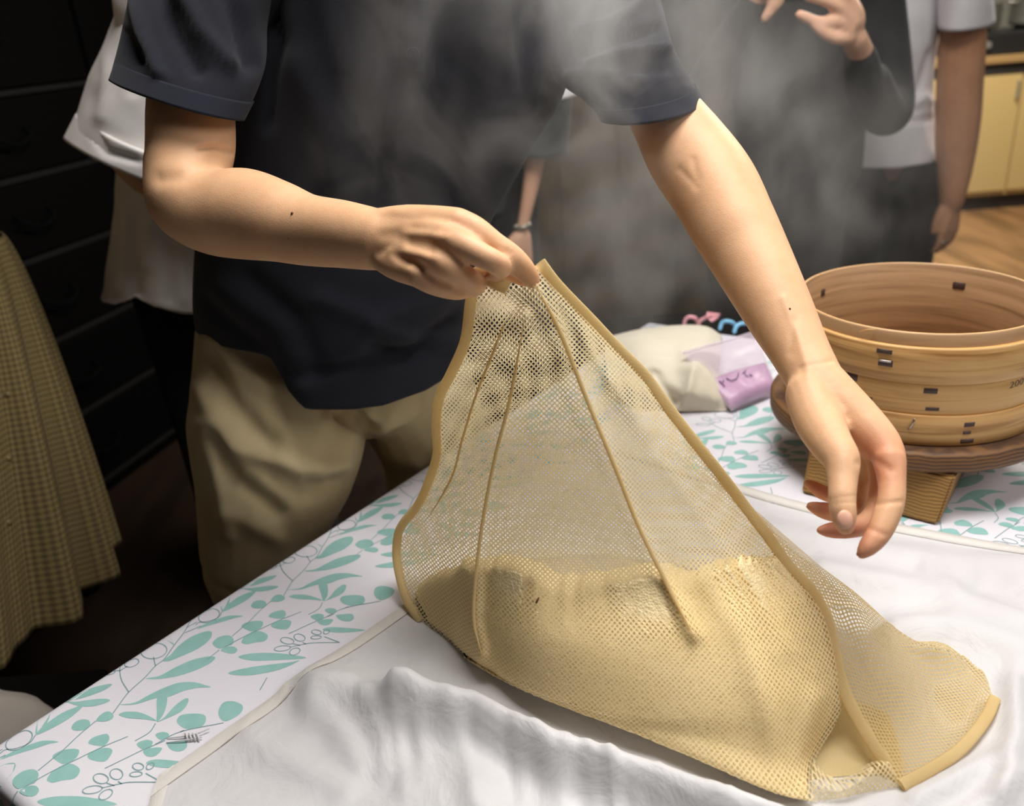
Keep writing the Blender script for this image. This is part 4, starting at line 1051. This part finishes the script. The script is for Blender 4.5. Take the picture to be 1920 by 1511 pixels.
    # placket and button
    bv = BVHTree.FromPolygons([v.co for v in shirt.data.vertices], [p.vertices for p in shirt.data.polygons])
    def hitp(x, y):
        d = Vector(at(x, y, 1.0) - EYE).normalized(); h = bv.ray_cast(Vector(EYE), d); return (np.array(h[0]), np.array(h[1]), np.array(d)) if h[0] is not None else (at(x, y, 1.1), -np.array(d), np.array(d))
    Pl = []
    for y in np.linspace(-60, 132, 14):
        Pl.append([hitp(x, y + (x - 750) * .05)[0] - hitp(x, y)[2] * (.0012 if 0 < i < 4 else -.001) for i, x in enumerate((748 - y * .02, 750 - y * .02, 772 - y * .02, 797 - y * .02, 799 - y * .02))])
    mesh('placket', np.array(Pl).reshape(-1, 3), grid_faces(14, 5, False, True), M['navy_trim'], shirt)
    for (x, y) in ((774, 101), (780, -40)):
        P, nrm, d = hitp(x, y); nrm = -d
        bm = bmesh.new(); q = Vector(nrm).to_track_quat('Z', 'Y').to_matrix().to_4x4()
        for (ra, rb, h, o) in ((.0072, .0066, .0022, .0026), (.0048, .0052, .0006, .0038)):
            bmesh.ops.create_cone(bm, cap_ends=True, segments=24, radius1=ra, radius2=rb, depth=h, matrix=Matrix.Translation(Vector(P + nrm * o)) @ q)
        bm_obj('button', bm, M['navy_trim'], shirt)
    # trousers
    tr = Tubes()
    tr.px([(500,610,1.29,128),(515,720,1.285,150),(522,800,1.275,163),(515,880,1.28,150),(500,960,1.30,125),(492,1040,1.33,112)], n=24)
    tr.px([(720,610,1.33,150),(765,720,1.38,122),(802,800,1.44,108),(818,860,1.47,100),(822,940,1.51,96)], n=22)
    tr.px([(600,600,1.27,130),(640,680,1.285,125),(690,715,1.29,105)], n=22); tr.px([(560,720,1.295,110),(660,735,1.32,92),(780,715,1.37,92)], n=20)
    for (x, y, z, r) in ((492,1040,1.33,.093), (822,940,1.51,.085)):
        k = at(x, y, z); ft = np.array([k[0] + .02, k[1] + .07, .05])
        tr.tube([(k, r), ((k * .6 + ft * .4), .088), (ft, .08)], n=20)
    fd = [([(400,640),(440,690),(520,730),(600,790)], 21, 0.0105), ([(395,680),(420,740),(470,800),(500,830)], 24, -0.0126), ([(380,730),(410,800),(440,840),(560,880),(640,870)], 20, 0.0105), ([(400,820),(440,900),(520,960)], 18, -0.0084), ([(385,800),(410,900),(430,1000)], 16, 0.0073), ([(480,860),(560,920),(620,900)], 21, -0.0063), ([(560,680),(590,730),(640,770)], 16, -0.0084), ([(540,720),(580,760)], 13, 0.0052),
          ([(640,780),(665,798),(700,800)], 12, -0.0105), ([(660,770),(690,800),(690,850)], 10, -0.0147), ([(720,800),(760,790),(800,760)], 18, 0.0063), ([(690,770),(700,790)], 10, 0.0063), ([(730,860),(780,870)], 16, 0.0052), ([(430,960),(520,1010)], 18, 0.0052), ([(660,810),(640,860),(600,890)], 16, 0.0063)]
    fuse('trousers', tr, .0045, 6, M['khaki'], t, fd)
cook()

# ------------------------------------------------------------------ people standing round the room
def hand_tubes(b, wrist, axis, side, palmn, s=1.0, curl=.5, spread=.012):
    """a relaxed hand: palm rays, four fingers, thumb. axis points to the fingertips, side towards the thumb, palmn out of the palm"""
    ax, sd, pn = (np.asarray(v, float) / np.linalg.norm(v) for v in (axis, side, palmn))
    w = np.asarray(wrist, float)
    for i, (o, L, r) in enumerate(((.027, .070, .0095), (.009, .076, .0098), (-.009, .070, .0092), (-.026, .056, .008))):
        k = w + ax * .085 * s + sd * o * s
        b.tube([(w + sd * o * .45 * s, .021 * s), ((w + k) / 2 + sd * o * .2 * s, .019 * s), (k, .0145 * s)], n=10, sub=3)
        p1 = k + (ax * math.cos(curl * .5) + pn * math.sin(curl * .5)) * L * .45 * s + sd * o * .15 * s
        p2 = p1 + (ax * math.cos(curl * 1.2) + pn * math.sin(curl * 1.2)) * L * .32 * s
        p3 = p2 + (ax * math.cos(curl * 1.9) + pn * math.sin(curl * 1.9)) * L * .25 * s
        b.tube([(k, .0125 * s), (p1, r * s), (p2, r * .9 * s), (p3, r * .7 * s)], n=10, sub=3)
    q = w + ax * .02 * s + sd * .03 * s
    b.tube([(w + sd * .008 * s, .02 * s), (q + pn * .008, .018 * s), (q + ax * .035 * s + sd * .014 * s + pn * .014 * s, .0125 * s), (q + ax * .066 * s + sd * .016 * s + pn * .02 * s, .0085 * s)], n=10, sub=3)
def head(b, nk, face):
    f = np.array([face[0], face[1], 0.]); f /= np.linalg.norm(f)
    b.tube([(nk, .058), (nk + np.array([0, 0, .09]), .052)]); hc = nk + np.array([0, 0, .19]) + f * .02
    b.ball(hc, (.074, .088, .112)); b.ball(hc + f * .03 - np.array([0, 0, .065]), (.05, .055, .05))
    b.tube([(hc + f * .085 + np.array([0, 0, .02]), .008), (hc + f * .1 - np.array([0, 0, .02]), .013)], n=8)
    sd = np.array([-f[1], f[0], 0])
    for s in (-1, 1): b.ball(hc + sd * s * .076, (.014, .014, .028))
    return hc, f
def hair(hc, f, t, long=False):
    h = Tubes(); h.ball(hc - f * .02 + np.array([0, 0, .025]), (.084, .092, .1))
    if long: h.tube([(hc - f * .05, .08), (hc - f * .07 - np.array([0, 0, .18]), .06)])
    h.obj('hair', M['hair'], t)
def legs(b, hips, w, r=(.085, .06, .045), foot=(0, -1)):
    f = np.array([foot[0], foot[1], 0.]); f /= np.linalg.norm(f); sd = np.array([-f[1], f[0], 0])
    out = []
    for s in (-1, 1):
        h = hips + sd * s * w; k = h * .52 + np.array([h[0], h[1], .05]) * .48 + f * .02; a = np.array([h[0], h[1], .08])
        b.tube([(h, r[0]), (k, r[1]), (a, r[2])], n=14); b.tube([(a - np.array([0, 0, .03]), .035), (a + f * .15 - np.array([0, 0, .045]), .03)], n=10)
        out.append((h, k, a, f))
    return out
def shoes(lg, t, m):
    for h, k, a, f in lg:
        s = Tubes(); s.tube([(np.array([a[0], a[1], .045]) - f * .05, .042), (np.array([a[0], a[1], .048]), .046), (np.array([a[0], a[1], .04]) + f * .11, .042), (np.array([a[0], a[1], .034]) + f * .19, .03)], n=14)
        for i, v in enumerate(s.V): s.V[i] = np.array([v[0], v[1], max(v[2], .004)])
        s.obj('shoe', m, t)
def trousers(lg, hips, w, t, m, r=.1):
    T_ = Tubes()
    f = lg[0][3]; sd = np.array([-f[1], f[0], 0])
    T_.tube([(hips - sd * (w + .02) + np.array([0, 0, .08]), r * .9), (hips + sd * (w + .02) + np.array([0, 0, .08]), r * .9)], n=16)
    for h, k, a, f in lg: T_.tube([(h + np.array([0, 0, .04]), r), (k, r * .82), (a + np.array([0, 0, .0]), r * .75)], n=16)
    return fuse('trousers', T_, .008, 4, m, t)

# white-shirted person behind the cook
def white_shirt_person():
    A = lambda x, y, z: at(x, y, upright(z, y, 585))
    hips = atz(410, 1.86, .84)
    t = empty('person', (hips[0], hips[1], 0), 'person in a loose white shirt and black trousers standing behind the navy polo', 'person')
    b = Tubes(); lg = legs(b, hips, .085, foot=(.6, -1))
    sh = A(360, -60, 1.74)
    b.tube([(hips, .12), (hips + np.array([0, 0, .25]), .11), (sh + np.array([.08, 0, -.1]), .12)], n=18)
    nk = sh + np.array([.1, .02, .02]); hc, f = head(b, nk, (.6, -1))
    b.px([(310,-40,1.72,50),(260,90,1.70,44),(215,220,1.69,40),(262,322,1.66,34),(380,380,1.60,30),(470,400,1.56,27)], n=14, y0=585)
    P0 = A(470, 400, 1.56); hand_tubes(b, P0, RGT, UPV, FWD, .95)
    P1 = A(560, -40, 1.9); b.tube([(P1, .05), (P1 + np.array([.02, -.02, -.28]), .042), (P1 + np.array([-.02, -.15, -.45]), .034)]); hand_tubes(b, P1 + np.array([-.02, -.15, -.45]), (-.1, -.5, -.4), (1, 0, 0), (0, 1, -.3))
    fuse('body', b, .0065, 4, M['skin_pale'], t)
    hair(hc, f, t); shoes(lg, t, M['shoe'])
    trousers(lg, hips, .075, t, M['black_cloth'], .1)
    rows = [((330,-130),(420,-120),(520,-140),1.76,.09), ((262,0),(400,20),(560,0),1.77,.12), ((232,150),(390,170),(565,150),1.77,.125), ((218,300),(380,330),(560,300),1.775,.13), ((208,440),(375,480),(560,440),1.78,.135), ((196,530),(370,575),(560,520),1.785,.14), ((188,560),(372,592),(565,560),1.79,.142)]
    hem = [(186,556),(192,566),(215,571),(240,562),(255,548),(264,556),(285,572),(320,584),(345,590),(372,591),(566,575)]
    G = shell_rows(rows, 60, 80, hem, y0=585)
    garment('white_shirt', G, M['white_shirt'], t, [([(222,340),(240,440),(225,540)], 10, .008), ([(255,400),(250,480),(256,550)], 8, -.014), ([(285,420),(275,500)], 9, .008), ([(320,420),(315,560)], 10, -.006), ([(340,400),(345,560)], 10, .005)], seed=12, wr=.003)
    s = [((250,-60),(310,-40),(380,-40),1.73,.085), ((205,60),(290,80),(380,60),1.71,.095), ((160,165),(245,200),(350,200),1.69,.095), ((121,258),(215,312),(330,350),1.67,.09)]
    garment('sleeve', shell_rows(s, 40, 56, y0=585), M['white_shirt'], t, [([(190,60),(200,140),(190,220)], 12, .006), ([(240,80),(250,170)], 10, -.006)], seed=14, wr=.003)
    yk = Tubes(); yk.tube([(A(318, -50, 1.72), .078), (nk - np.array([0, 0, .02]), .09), (P1 + np.array([0, 0, .01]), .07)], n=18); yk.tube([(A(318, -50, 1.72), .078), (A(290, 30, 1.715), .07)], n=18); yk.tube([(P1, .068), (P1 + np.array([.015, -.015, -.2]), .062)], n=18)
    fuse('shoulder_yoke', yk, .009, 5, M['white_shirt'], t)
    c = [((143,214),(232,268),(340,300),1.676,.099), ((119,260),(214,316),(330,354),1.668,.096)]
    garment('turned_cuff', shell_rows(c, 10, 56, y0=585), M['white_shirt'], t, [([(160,230),(200,285),(255,300)], 7, -.008)], .004, 15, .002)
white_shirt_person()

# person in the gingham dress, mostly out of frame
def dress_person():
    c = at(-120, 480, 1.62); hips = np.array([c[0] - .03, c[1], .86])
    t = empty('person', (hips[0], hips[1], 0), 'person in a long olive gingham dress with black shoes at the picture edge', 'person')
    b = Tubes()
    for (x, y), s in (((172, 1092), 1), ((92, 1150), -1)):
        F_ = onz(x, y, .06) + np.array([-.12, .04, 0]); h = hips + np.array([.02, s * .08, 0])
        b.tube([(h, .085), ((h + F_) / 2 + np.array([.02, 0, .02]), .055), (F_, .04)], n=14)
    b.tube([(hips, .12), (hips + np.array([0, 0, .25]), .1), (hips + np.array([0, 0, .42]), .11)], n=18)
    nk = hips + np.array([0, 0, .56]); hc, f = head(b, nk, (1, -.2))
    for s in (-1, 1):
        P = hips + np.array([-.06, s * .18, .48]); b.tube([(P, .045), (P + np.array([.0, s * .03, -.26]), .038), (P + np.array([-.03, -s * .02, -.46]), .03)]); hand_tubes(b, P + np.array([-.03, -s * .02, -.46]), (0, -s * .2, -1), (1, 0, 0), (0, -s, 0), .95)
    fuse('body', b, .008, 4, M['skin_pale'], t); hair(hc, f, t, True)
    # dark stockings and shoes seen under the hem
    for (x, y), s in (((172, 1092), 1), ((92, 1150), -1)):
        F_ = onz(x, y, .06) + np.array([-.12, .04, 0]); h = hips + np.array([.02, s * .08, 0]); Tubes().tube([((h + F_) / 2 + np.array([.02, 0, .02]), .06), (F_, .047)], n=14).obj('stocking', M['black_cloth'], t)
    for (x, y) in ((172, 1092), (92, 1150)):
        P = onz(x, y, .03); s = Tubes()
        s.tube([(np.array([P[0] - .15, P[1] + .05, .045]), .04), (np.array([P[0] - .06, P[1] + .02, .048]), .046), (np.array([P[0] - .02, P[1] + .005, .042]), .044)], n=14)
        for i, v in enumerate(s.V): s.V[i] = np.array([v[0], v[1], max(v[2], .004)])
        s.obj('shoe', M['shoe'], t)
    n = 150; nv = 60
    G = np.zeros((nv, n, 3)); ph = np.linspace(0, 2 * math.pi, n, endpoint=False)
    top = at(-120, 470, 1.62); top[2] = 1.0; bot = at(-118, 1120, 1.60)
    for i in range(nv):
        s = i / (nv - 1.0); cc = top + (bot - top) * s
        r = .118 + .185 * s ** .8
        pl = .028 * s ** .7 * np.sin(ph * 13 + .6 * np.sin(ph * 3)) + .008 * s * np.sin(ph * 29)
        G[i, :, 0] = cc[0] + (r + pl) * np.cos(ph); G[i, :, 1] = cc[1] + (r + pl) * np.sin(ph) * .9; G[i, :, 2] = cc[2]
    UV = np.stack(np.broadcast_arrays(ph[None, :] * .27, G[..., 2]), -1).reshape(-1, 2)
    dr = mesh('dress', G.reshape(-1, 3), grid_faces(nv, n, True), M['gingham'], t, True, UV)
    dr.modifiers.new('cloth thickness', 'SOLIDIFY').thickness = .003
    G = np.zeros((24, 60, 3)); ph = np.linspace(0, 2 * math.pi, 60, endpoint=False)
    for i in range(24):
        s = i / 23.0; r = .118 + .05 * math.sin(s * 2.6)
        G[i] = np.stack([top[0] - .03 * s + r * .8 * np.cos(ph), top[1] + r * 1.25 * np.sin(ph), np.full(60, 1.0 + .42 * s)], -1)
    mesh('bodice', G.reshape(-1, 3), grid_faces(24, 60, True, True), M['gingham'], t, True, np.stack(np.broadcast_arrays(ph[None, :] * .15, G[..., 2]), -1).reshape(-1, 2))
    bv = BVHTree.FromPolygons([v.co for v in dr.data.vertices], [p.vertices for p in dr.data.polygons])
    for y in (980, 860, 740):
        h = bv.ray_cast(Vector(EYE), Vector(at(15, y, 1) - EYE).normalized())
        if h[0] is not None: Tubes().ball(np.array(h[0]), (.007, .007, .007), 10).obj('button', M['button'], dr)
dress_person()

# person behind the cook's arm: dark teal top, bracelet
def teal_person():
    A = lambda x, y, z: at(x, y, upright(z, y, 380))
    hips = atz(885, 2.45, .86)
    t = empty('person', (hips[0], hips[1], 0), 'person in a dark teal top with a bracelet, standing beyond the lifted net', 'person')
    b = Tubes(); lg = legs(b, hips, .085)
    b.tube([(hips, .12), (hips + np.array([0, 0, .25]), .11), (hips + np.array([0, 0, .42]), .12)], n=16)
    nk = hips + np.array([0, 0, .58]); hc, f = head(b, nk, (.1, -1))
    b.px([(1015,110,2.36,30),(1018,200,2.34,27),(1005,290,2.33,20),(993,360,2.32,15),(981,420,2.31,11.5),(977,440,2.31,11)], n=12, y0=380)
    hand_tubes(b, A(977, 442, 2.31), (-.05, -.1, -1), (-1, -.6, 0), (-.6, .4, 0), .9, .5)
    P = hips + np.array([-.2, 0, .48]); b.tube([(P, .045), (P + np.array([-.03, -.02, -.27]), .038), (P + np.array([.02, -.1, -.48]), .028)]); hand_tubes(b, P + np.array([.02, -.1, -.48]), (.1, -.2, -1), (0, -1, 0), (1, 0, 0), .9)
    body = fuse('body', b, .0055, 4, M['skin_pale'], t); hair(hc, f, t, True); shoes(lg, t, M['shoe'])
    bm = bmesh.new(); 
    tb = Tubes(); c = A(979, 423, 2.31); q = [(c + np.array([math.cos(a) * .021, math.sin(a) * .021, .004 * math.cos(a)]), .005) for a in np.linspace(0, 6.283, 17)]; tb.tube(q, n=8, sub=2); tb.obj('bracelet', M['pot'], t)
    trousers(lg, hips, .085, t, M['black_cloth'], .11)
    rows = [((800,-20),(890,0),(975,-30),2.45,.1), ((770,110),(900,130),(1010,110),2.45,.125), ((770,250),(890,270),(1000,250),2.45,.125), ((775,380),(880,410),(980,380),2.45,.13)]
    garment('top', shell_rows(rows, 40, 60, y0=380), M['teal_dark'], t, None, seed=21, wr=.003)
    s = [((970,60),(1010,50),(1065,20),2.38,.07), ((962,190),(1015,195),(1072,180),2.35,.08), ((965,288),(1010,296),(1066,286),2.34,.075)]
    garment('sleeve', shell_rows(s, 24, 40, y0=380), M['teal_dark'], t, None, seed=22, wr=.003)
    s = [((1010,150),(1050,162),(1090,135),2.30,.05), ((1012,176),(1050,182),(1086,168),2.30,.052), ((1016,186),(1050,186),(1084,176),2.30,.05)]
    garment('shoulder_bag_flap', shell_rows(s, 12, 30, y0=380), M['white_dim'], t, None, seed=23, wr=.001)
teal_person()

# person photographing with a phone, dark clothes
def phone_person():
    A = lambda x, y, z: at(x, y, upright(z, y, 330))
    hips = atz(1455, 2.46, .86)
    t = empty('person', (hips[0], hips[1], 0), 'person in charcoal clothes holding up a phone with both hands behind the steam', 'person')
    b = Tubes(); lg = legs(b, hips, .09)
    b.tube([(hips, .12), (hips + np.array([0, 0, .25]), .12), (hips + np.array([0, 0, .44]), .13)], n=16)
    nk = hips + np.array([0, 0, .6]); hc, f = head(b, nk, (-.1, -1))
    # hands round the phone
    ph = A(1485, -70, 2.02)
    b.px([(1640,170,2.15,26),(1618,110,2.07,24),(1600,70,2.02,24)], n=12, y0=330)
    for q in ([(1592,55,2.0,17),(1570,40,1.99,13),(1535,42,1.985,11.5),(1500,28,1.985,10)], [(1590,70,2.0,16),(1568,72,1.985,12),(1545,62,1.98,11),(1528,48,1.98,9)], [(1600,40,2.0,17),(1575,15,1.99,13),(1545,0,1.985,11.5),(1512,-8,1.985,10)], [(1600,25,2.0,16),(1585,-10,1.99,12),(1560,-28,1.985,11),(1530,-35,1.985,9)], [(1598,60,2.02,20),(1605,30,2.01,17),(1590,-5,2.03,12),(1560,-30,2.03,9)]): b.px(q, n=10, y0=330)
    b.px([(1330,150,2.15,24),(1380,60,2.08,22),(1420,-10,2.02,22)], n=12, y0=330)
    for q in ([(1425,-20,2.01,17),(1450,-10,1.99,13),(1447,15,1.985,12),(1434,34,1.985,9)], [(1425,-40,2.01,17),(1455,-40,1.99,12),(1462,-5,1.98,11),(1455,12,1.98,9)], [(1425,-60,2.01,17),(1455,-70,1.99,12),(1475,-50,1.98,10)], [(1425,-80,2.01,16),(1455,-95,1.99,11),(1475,-85,1.98,9)], [(1420,-40,2.03,18),(1440,-90,2.03,13),(1462,-110,2.03,9)]): b.px(q, n=10, y0=330)
    fuse('body', b, .0055, 4, M['skin_pale'], t); hair(hc, f, t); shoes(lg, t, M['shoe'])
    T_ = Tubes(); 
    T_.px([(1668,200,2.25,44),(1640,200,2.17,42),(1622,150,2.10,36),(1612,105,2.06,31)], y0=330, n=16); T_.px([(1310,190,2.18,40),(1345,120,2.12,36),(1385,50,2.07,32),(1412,5,2.03,28)], y0=330, n=16); T_.px([(1640,-40,2.36,50),(1662,110,2.32,44),(1668,200,2.25,44),(1650,205,2.18,42),(1630,150,2.12,38)], n=16, y0=330)
    T_.px([(1285,-40,2.36,50),(1268,110,2.32,44),(1280,210,2.25,44),(1310,190,2.18,40),(1336,140,2.14,36)], n=16, y0=330)
    T_.px([(1330,-20,2.38,70),(1450,0,2.38,90),(1590,-20,2.38,70)], n=18, y0=330); T_.px([(1400,0,2.38,95),(1405,150,2.38,100),(1400,330,2.38,105)], n=20, y0=330); T_.px([(1520,0,2.38,95),(1525,150,2.38,98),(1510,320,2.38,100)], n=20, y0=330); T_.px([(1450,0,2.36,90),(1460,150,2.35,95),(1455,330,2.36,95)], n=18, y0=330)
    fuse('jacket', T_, .009, 5, M['charcoal'], t)
    trousers(lg, hips, .09, t, M['charcoal_trousers'], .125)
    # looped strap at the side
    tb = Tubes(); tb.px([(1655,150,2.26,4),(1680,160,2.26,4),(1692,180,2.26,4),(1684,196,2.26,4),(1660,204,2.26,4)], n=8, y0=330); tb.obj('strap_loop', M['black_cloth'], t)
    p = empty('phone', ph, 'dark phone held up by the person in charcoal clothes', 'phone')
    mtx = Matrix.Translation(Vector(ph)) @ Matrix.Rotation(math.radians(-12), 4, 'X')
    box_obj('case', (-.037, -.004, -.075), (.037, .004, .075), M['chest'], p, mtx, .0035)
    bm = bmesh.new(); bmesh.ops.create_cone(bm, cap_ends=True, segments=20, radius1=.008, radius2=.007, depth=.003, matrix=mtx @ Matrix.Translation((.02, -.005, .058)) @ Matrix.Rotation(math.pi / 2, 4, 'X')); bm_obj('lens', bm, M['stove'], p)
phone_person()

# white T-shirt person at the far end
def tee_person():
    A = lambda x, y, z: at(x, y, upright(z, y, 310))
    hips = atz(1672, 2.86, .80)
    t = empty('person', (hips[0], hips[1], 0), 'person in a white T-shirt with a ring, one bare arm hanging by the yellow cabinets', 'person')
    b = Tubes(); lg = legs(b, hips, .085, foot=(-.3, -1))
    b.tube([(hips, .1), (hips + np.array([0, 0, .28]), .09), (hips + np.array([0, 0, .46]), .09)], n=16)
    nk = hips + np.array([0, 0, .62]); hc, f = head(b, nk, (-.3, -1))
    b.px([(1810,-40,2.70,40),(1806,60,2.69,41),(1800,150,2.68,41),(1797,215,2.67,40),(1793,270,2.66,37),(1790,320,2.65,31),(1786,360,2.64,25),(1784,380,2.64,22)], n=14, y0=310)
    W_ = A(1784, 382, 2.64); hand_tubes(b, W_, A(1774, 470, 2.62) - W_, (-.9, -.4, 0), (-.4, .9, 0), 1.0, .35)
    P = hips + np.array([-.22, 0, .5]); b.tube([(P, .05), (P + np.array([-.03, 0, -.28]), .042), (P + np.array([0, -.05, -.5]), .032)]); hand_tubes(b, P + np.array([0, -.05, -.5]), (0, -.1, -1), (0, -1, 0), (1, 0, 0))
    body = fuse('body', b, .006, 4, M['skin_tan'], t); hair(hc, f, t); shoes(lg, t, M['shoe'])
    tb = Tubes(); c = A(1768, 452, 2.615); tb.tube([(c + np.array([math.cos(a) * .011, math.sin(a) * .011, 0]), .003) for a in np.linspace(0, 6.283, 13)], n=8, sub=2); tb.obj('ring', M['steel'], t)
    trousers(lg, hips, .085, t, M['charcoal_trousers'], .1)
    rows = [((1610,-80),(1690,-70),(1775,-90),2.75,.1), ((1585,30),(1685,50),(1768,30),2.75,.12), ((1575,150),(1680,165),(1752,140),2.75,.12), ((1568,230),(1680,250),(1752,220),2.75,.125), ((1565,305),(1680,316),(1757,306),2.75,.13)]
    garment('t_shirt', shell_rows(rows, 50, 70, [(1560,312),(1600,316),(1680,316),(1757,304)], y0=310), M['white_dim'], t, [([(1640,60),(1660,140),(1690,200)], 8, .010), ([(1680,120),(1700,190),(1720,210)], 7, -.012), ([(1745,100),(1725,170),(1705,205)], 7, -.012), ([(1690,215),(1730,180),(1745,190)], 7, .010), ([(1665,225),(1720,226),(1755,222)], 5, -.012), ([(1670,20),(1700,100)], 10, .008)], seed=31, wr=.004)
    s = [((1735,-120),(1780,-110),(1850,-110),2.70,.09), ((1755,-40),(1805,-20),(1860,-40),2.69,.095), ((1757,52),(1810,58),(1866,42),2.68,.09)]
    garment('sleeve', shell_rows(s, 24, 40, y0=310), M['white_dim'], t, None, seed=33, wr=.003)
tee_person()

# low dark stool beside the table with a white towel on it
def stool_and_towel():
    P = at(-20, 1345, 1.22); top = P[2] - .035
    t = empty('stool', (P[0], P[1], 0), 'low dark stool tucked beside the table under a white towel', 'stool')
    box_obj('seat', (P[0] - .15, P[1] - .13, top - .03), (P[0] + .11, P[1] + .13, top), M['chest'], t, None, .008)
    for sx in (-.13, .085):
        for sy in (-.11, .11):
            box_obj('leg', (P[0] + sx - .017, P[1] + sy - .017, 0), (P[0] + sx + .017, P[1] + sy + .017, top - .03), M['chest'], t, None, .004)
    n, m = 26, 44; V = []
    for i in range(n):
        r = i / (n - 1.0)
        for j in range(m):
            a = 2 * math.pi * j / m; q = .088 * r * (1 + .10 * math.sin(3 * a + 1) + .04 * math.sin(7 * a)); x, y = q * math.cos(a), q * math.sin(a)
            V.append((P[0] - .02 + x, P[1] + y, top + .003 + .055 * max(0, 1 - r ** 3) * (1 + .2 * math.sin(x * 60) * math.cos(y * 50))))
    o = mesh('towel', V, grid_faces(n, m, True, False), M['towel'])
    tag(o, 'folded white towel on the low dark stool beside the table', 'towel')
stool_and_towel()

# ------------------------------------------------------------------ steam
def steam(name, label, lo, hi, plumes, dens, scale, seed):
    """a volume of drifting steam: noise shaped by soft round plumes. plumes: (centre, radii, strength)"""
    m = bpy.data.materials.new('steam'); m.use_nodes = True; nt = m.node_tree; nt.nodes.remove(nt.nodes['Principled BSDF'])
    k = NT.__new__(NT); k.m = m; k.t = nt; k.o = nt.nodes['Material Output']
    p = k.pos(); tot = None
    for c, r, s in plumes:
        q = k.n('ShaderNodeVectorMath', {0: p, 1: tuple(c)}, operation='SUBTRACT').outputs[0]
        q = k.n('ShaderNodeVectorMath', {0: q, 1: tuple(r)}, operation='DIVIDE').outputs[0]
        d = k.n('ShaderNodeVectorMath', {0: q}, operation='LENGTH').outputs['Value']
        f = k.n('ShaderNodeMapRange', {'Value': d, 'From Min': .15, 'From Max': 1.0, 'To Min': s, 'To Max': 0.0}, interpolation_type='SMOOTHSTEP').outputs[0]
        tot = f if tot is None else k.mth('ADD', tot, f)
    mp = k.n('ShaderNodeMapping', {'Vector': p, 'Location': (seed, 0, 0), 'Scale': (1, 1, .7)}).outputs[0]
    nz = k.n('ShaderNodeTexNoise', {'Vector': mp, 'Scale': scale, 'Detail': 3.0, 'Roughness': .55, 'Distortion': .7}).outputs[0]
    nz = k.n('ShaderNodeMapRange', {'Value': nz, 'From Min': .40, 'From Max': .64, 'To Min': .04, 'To Max': 1.9}).outputs[0]
    den = k.mth('MULTIPLY', k.mth('MULTIPLY', tot, nz), dens)
    v = k.n('ShaderNodeVolumeScatter', {'Color': (.96, .94, .91, 1), 'Density': den, 'Anisotropy': .1}); k.l(v.outputs[0], k.o.inputs['Volume'])
    o = box_obj(name, lo, hi, m, None, None, 0); tag(o, label, 'steam', None, 'stuff')
    return o
def ctr(x, y, z): return at(x, y, z)
steam('steam', 'wisps of white steam drifting past the chest and raised sleeve', (-.30, .68, 1.02), (.42, 1.12, 1.62),
      [(ctr(1160, 40, .91), (.17, .13, .24), 1.0), (ctr(860, 120, .90), (.16, .08, .22), .42), (ctr(700, 330, .96), (.12, .07, .14), .22)], 3.7, 13, 1.0)
steam('steam', 'cloud of white steam filling the air between the table and the people beyond', (-.05, 1.3, .62), (1.35, 2.05, 1.75),
      [(ctr(1330, 260, 1.65), (.36, .34, .42), 1.0), (ctr(1140, 480, 1.7), (.3, .3, .32), .75), (ctr(1600, 330, 1.7), (.30, .3, .4), .45)], 1.0, 7.5, 4.0)
S.cycles.volume_step_rate = 1.5
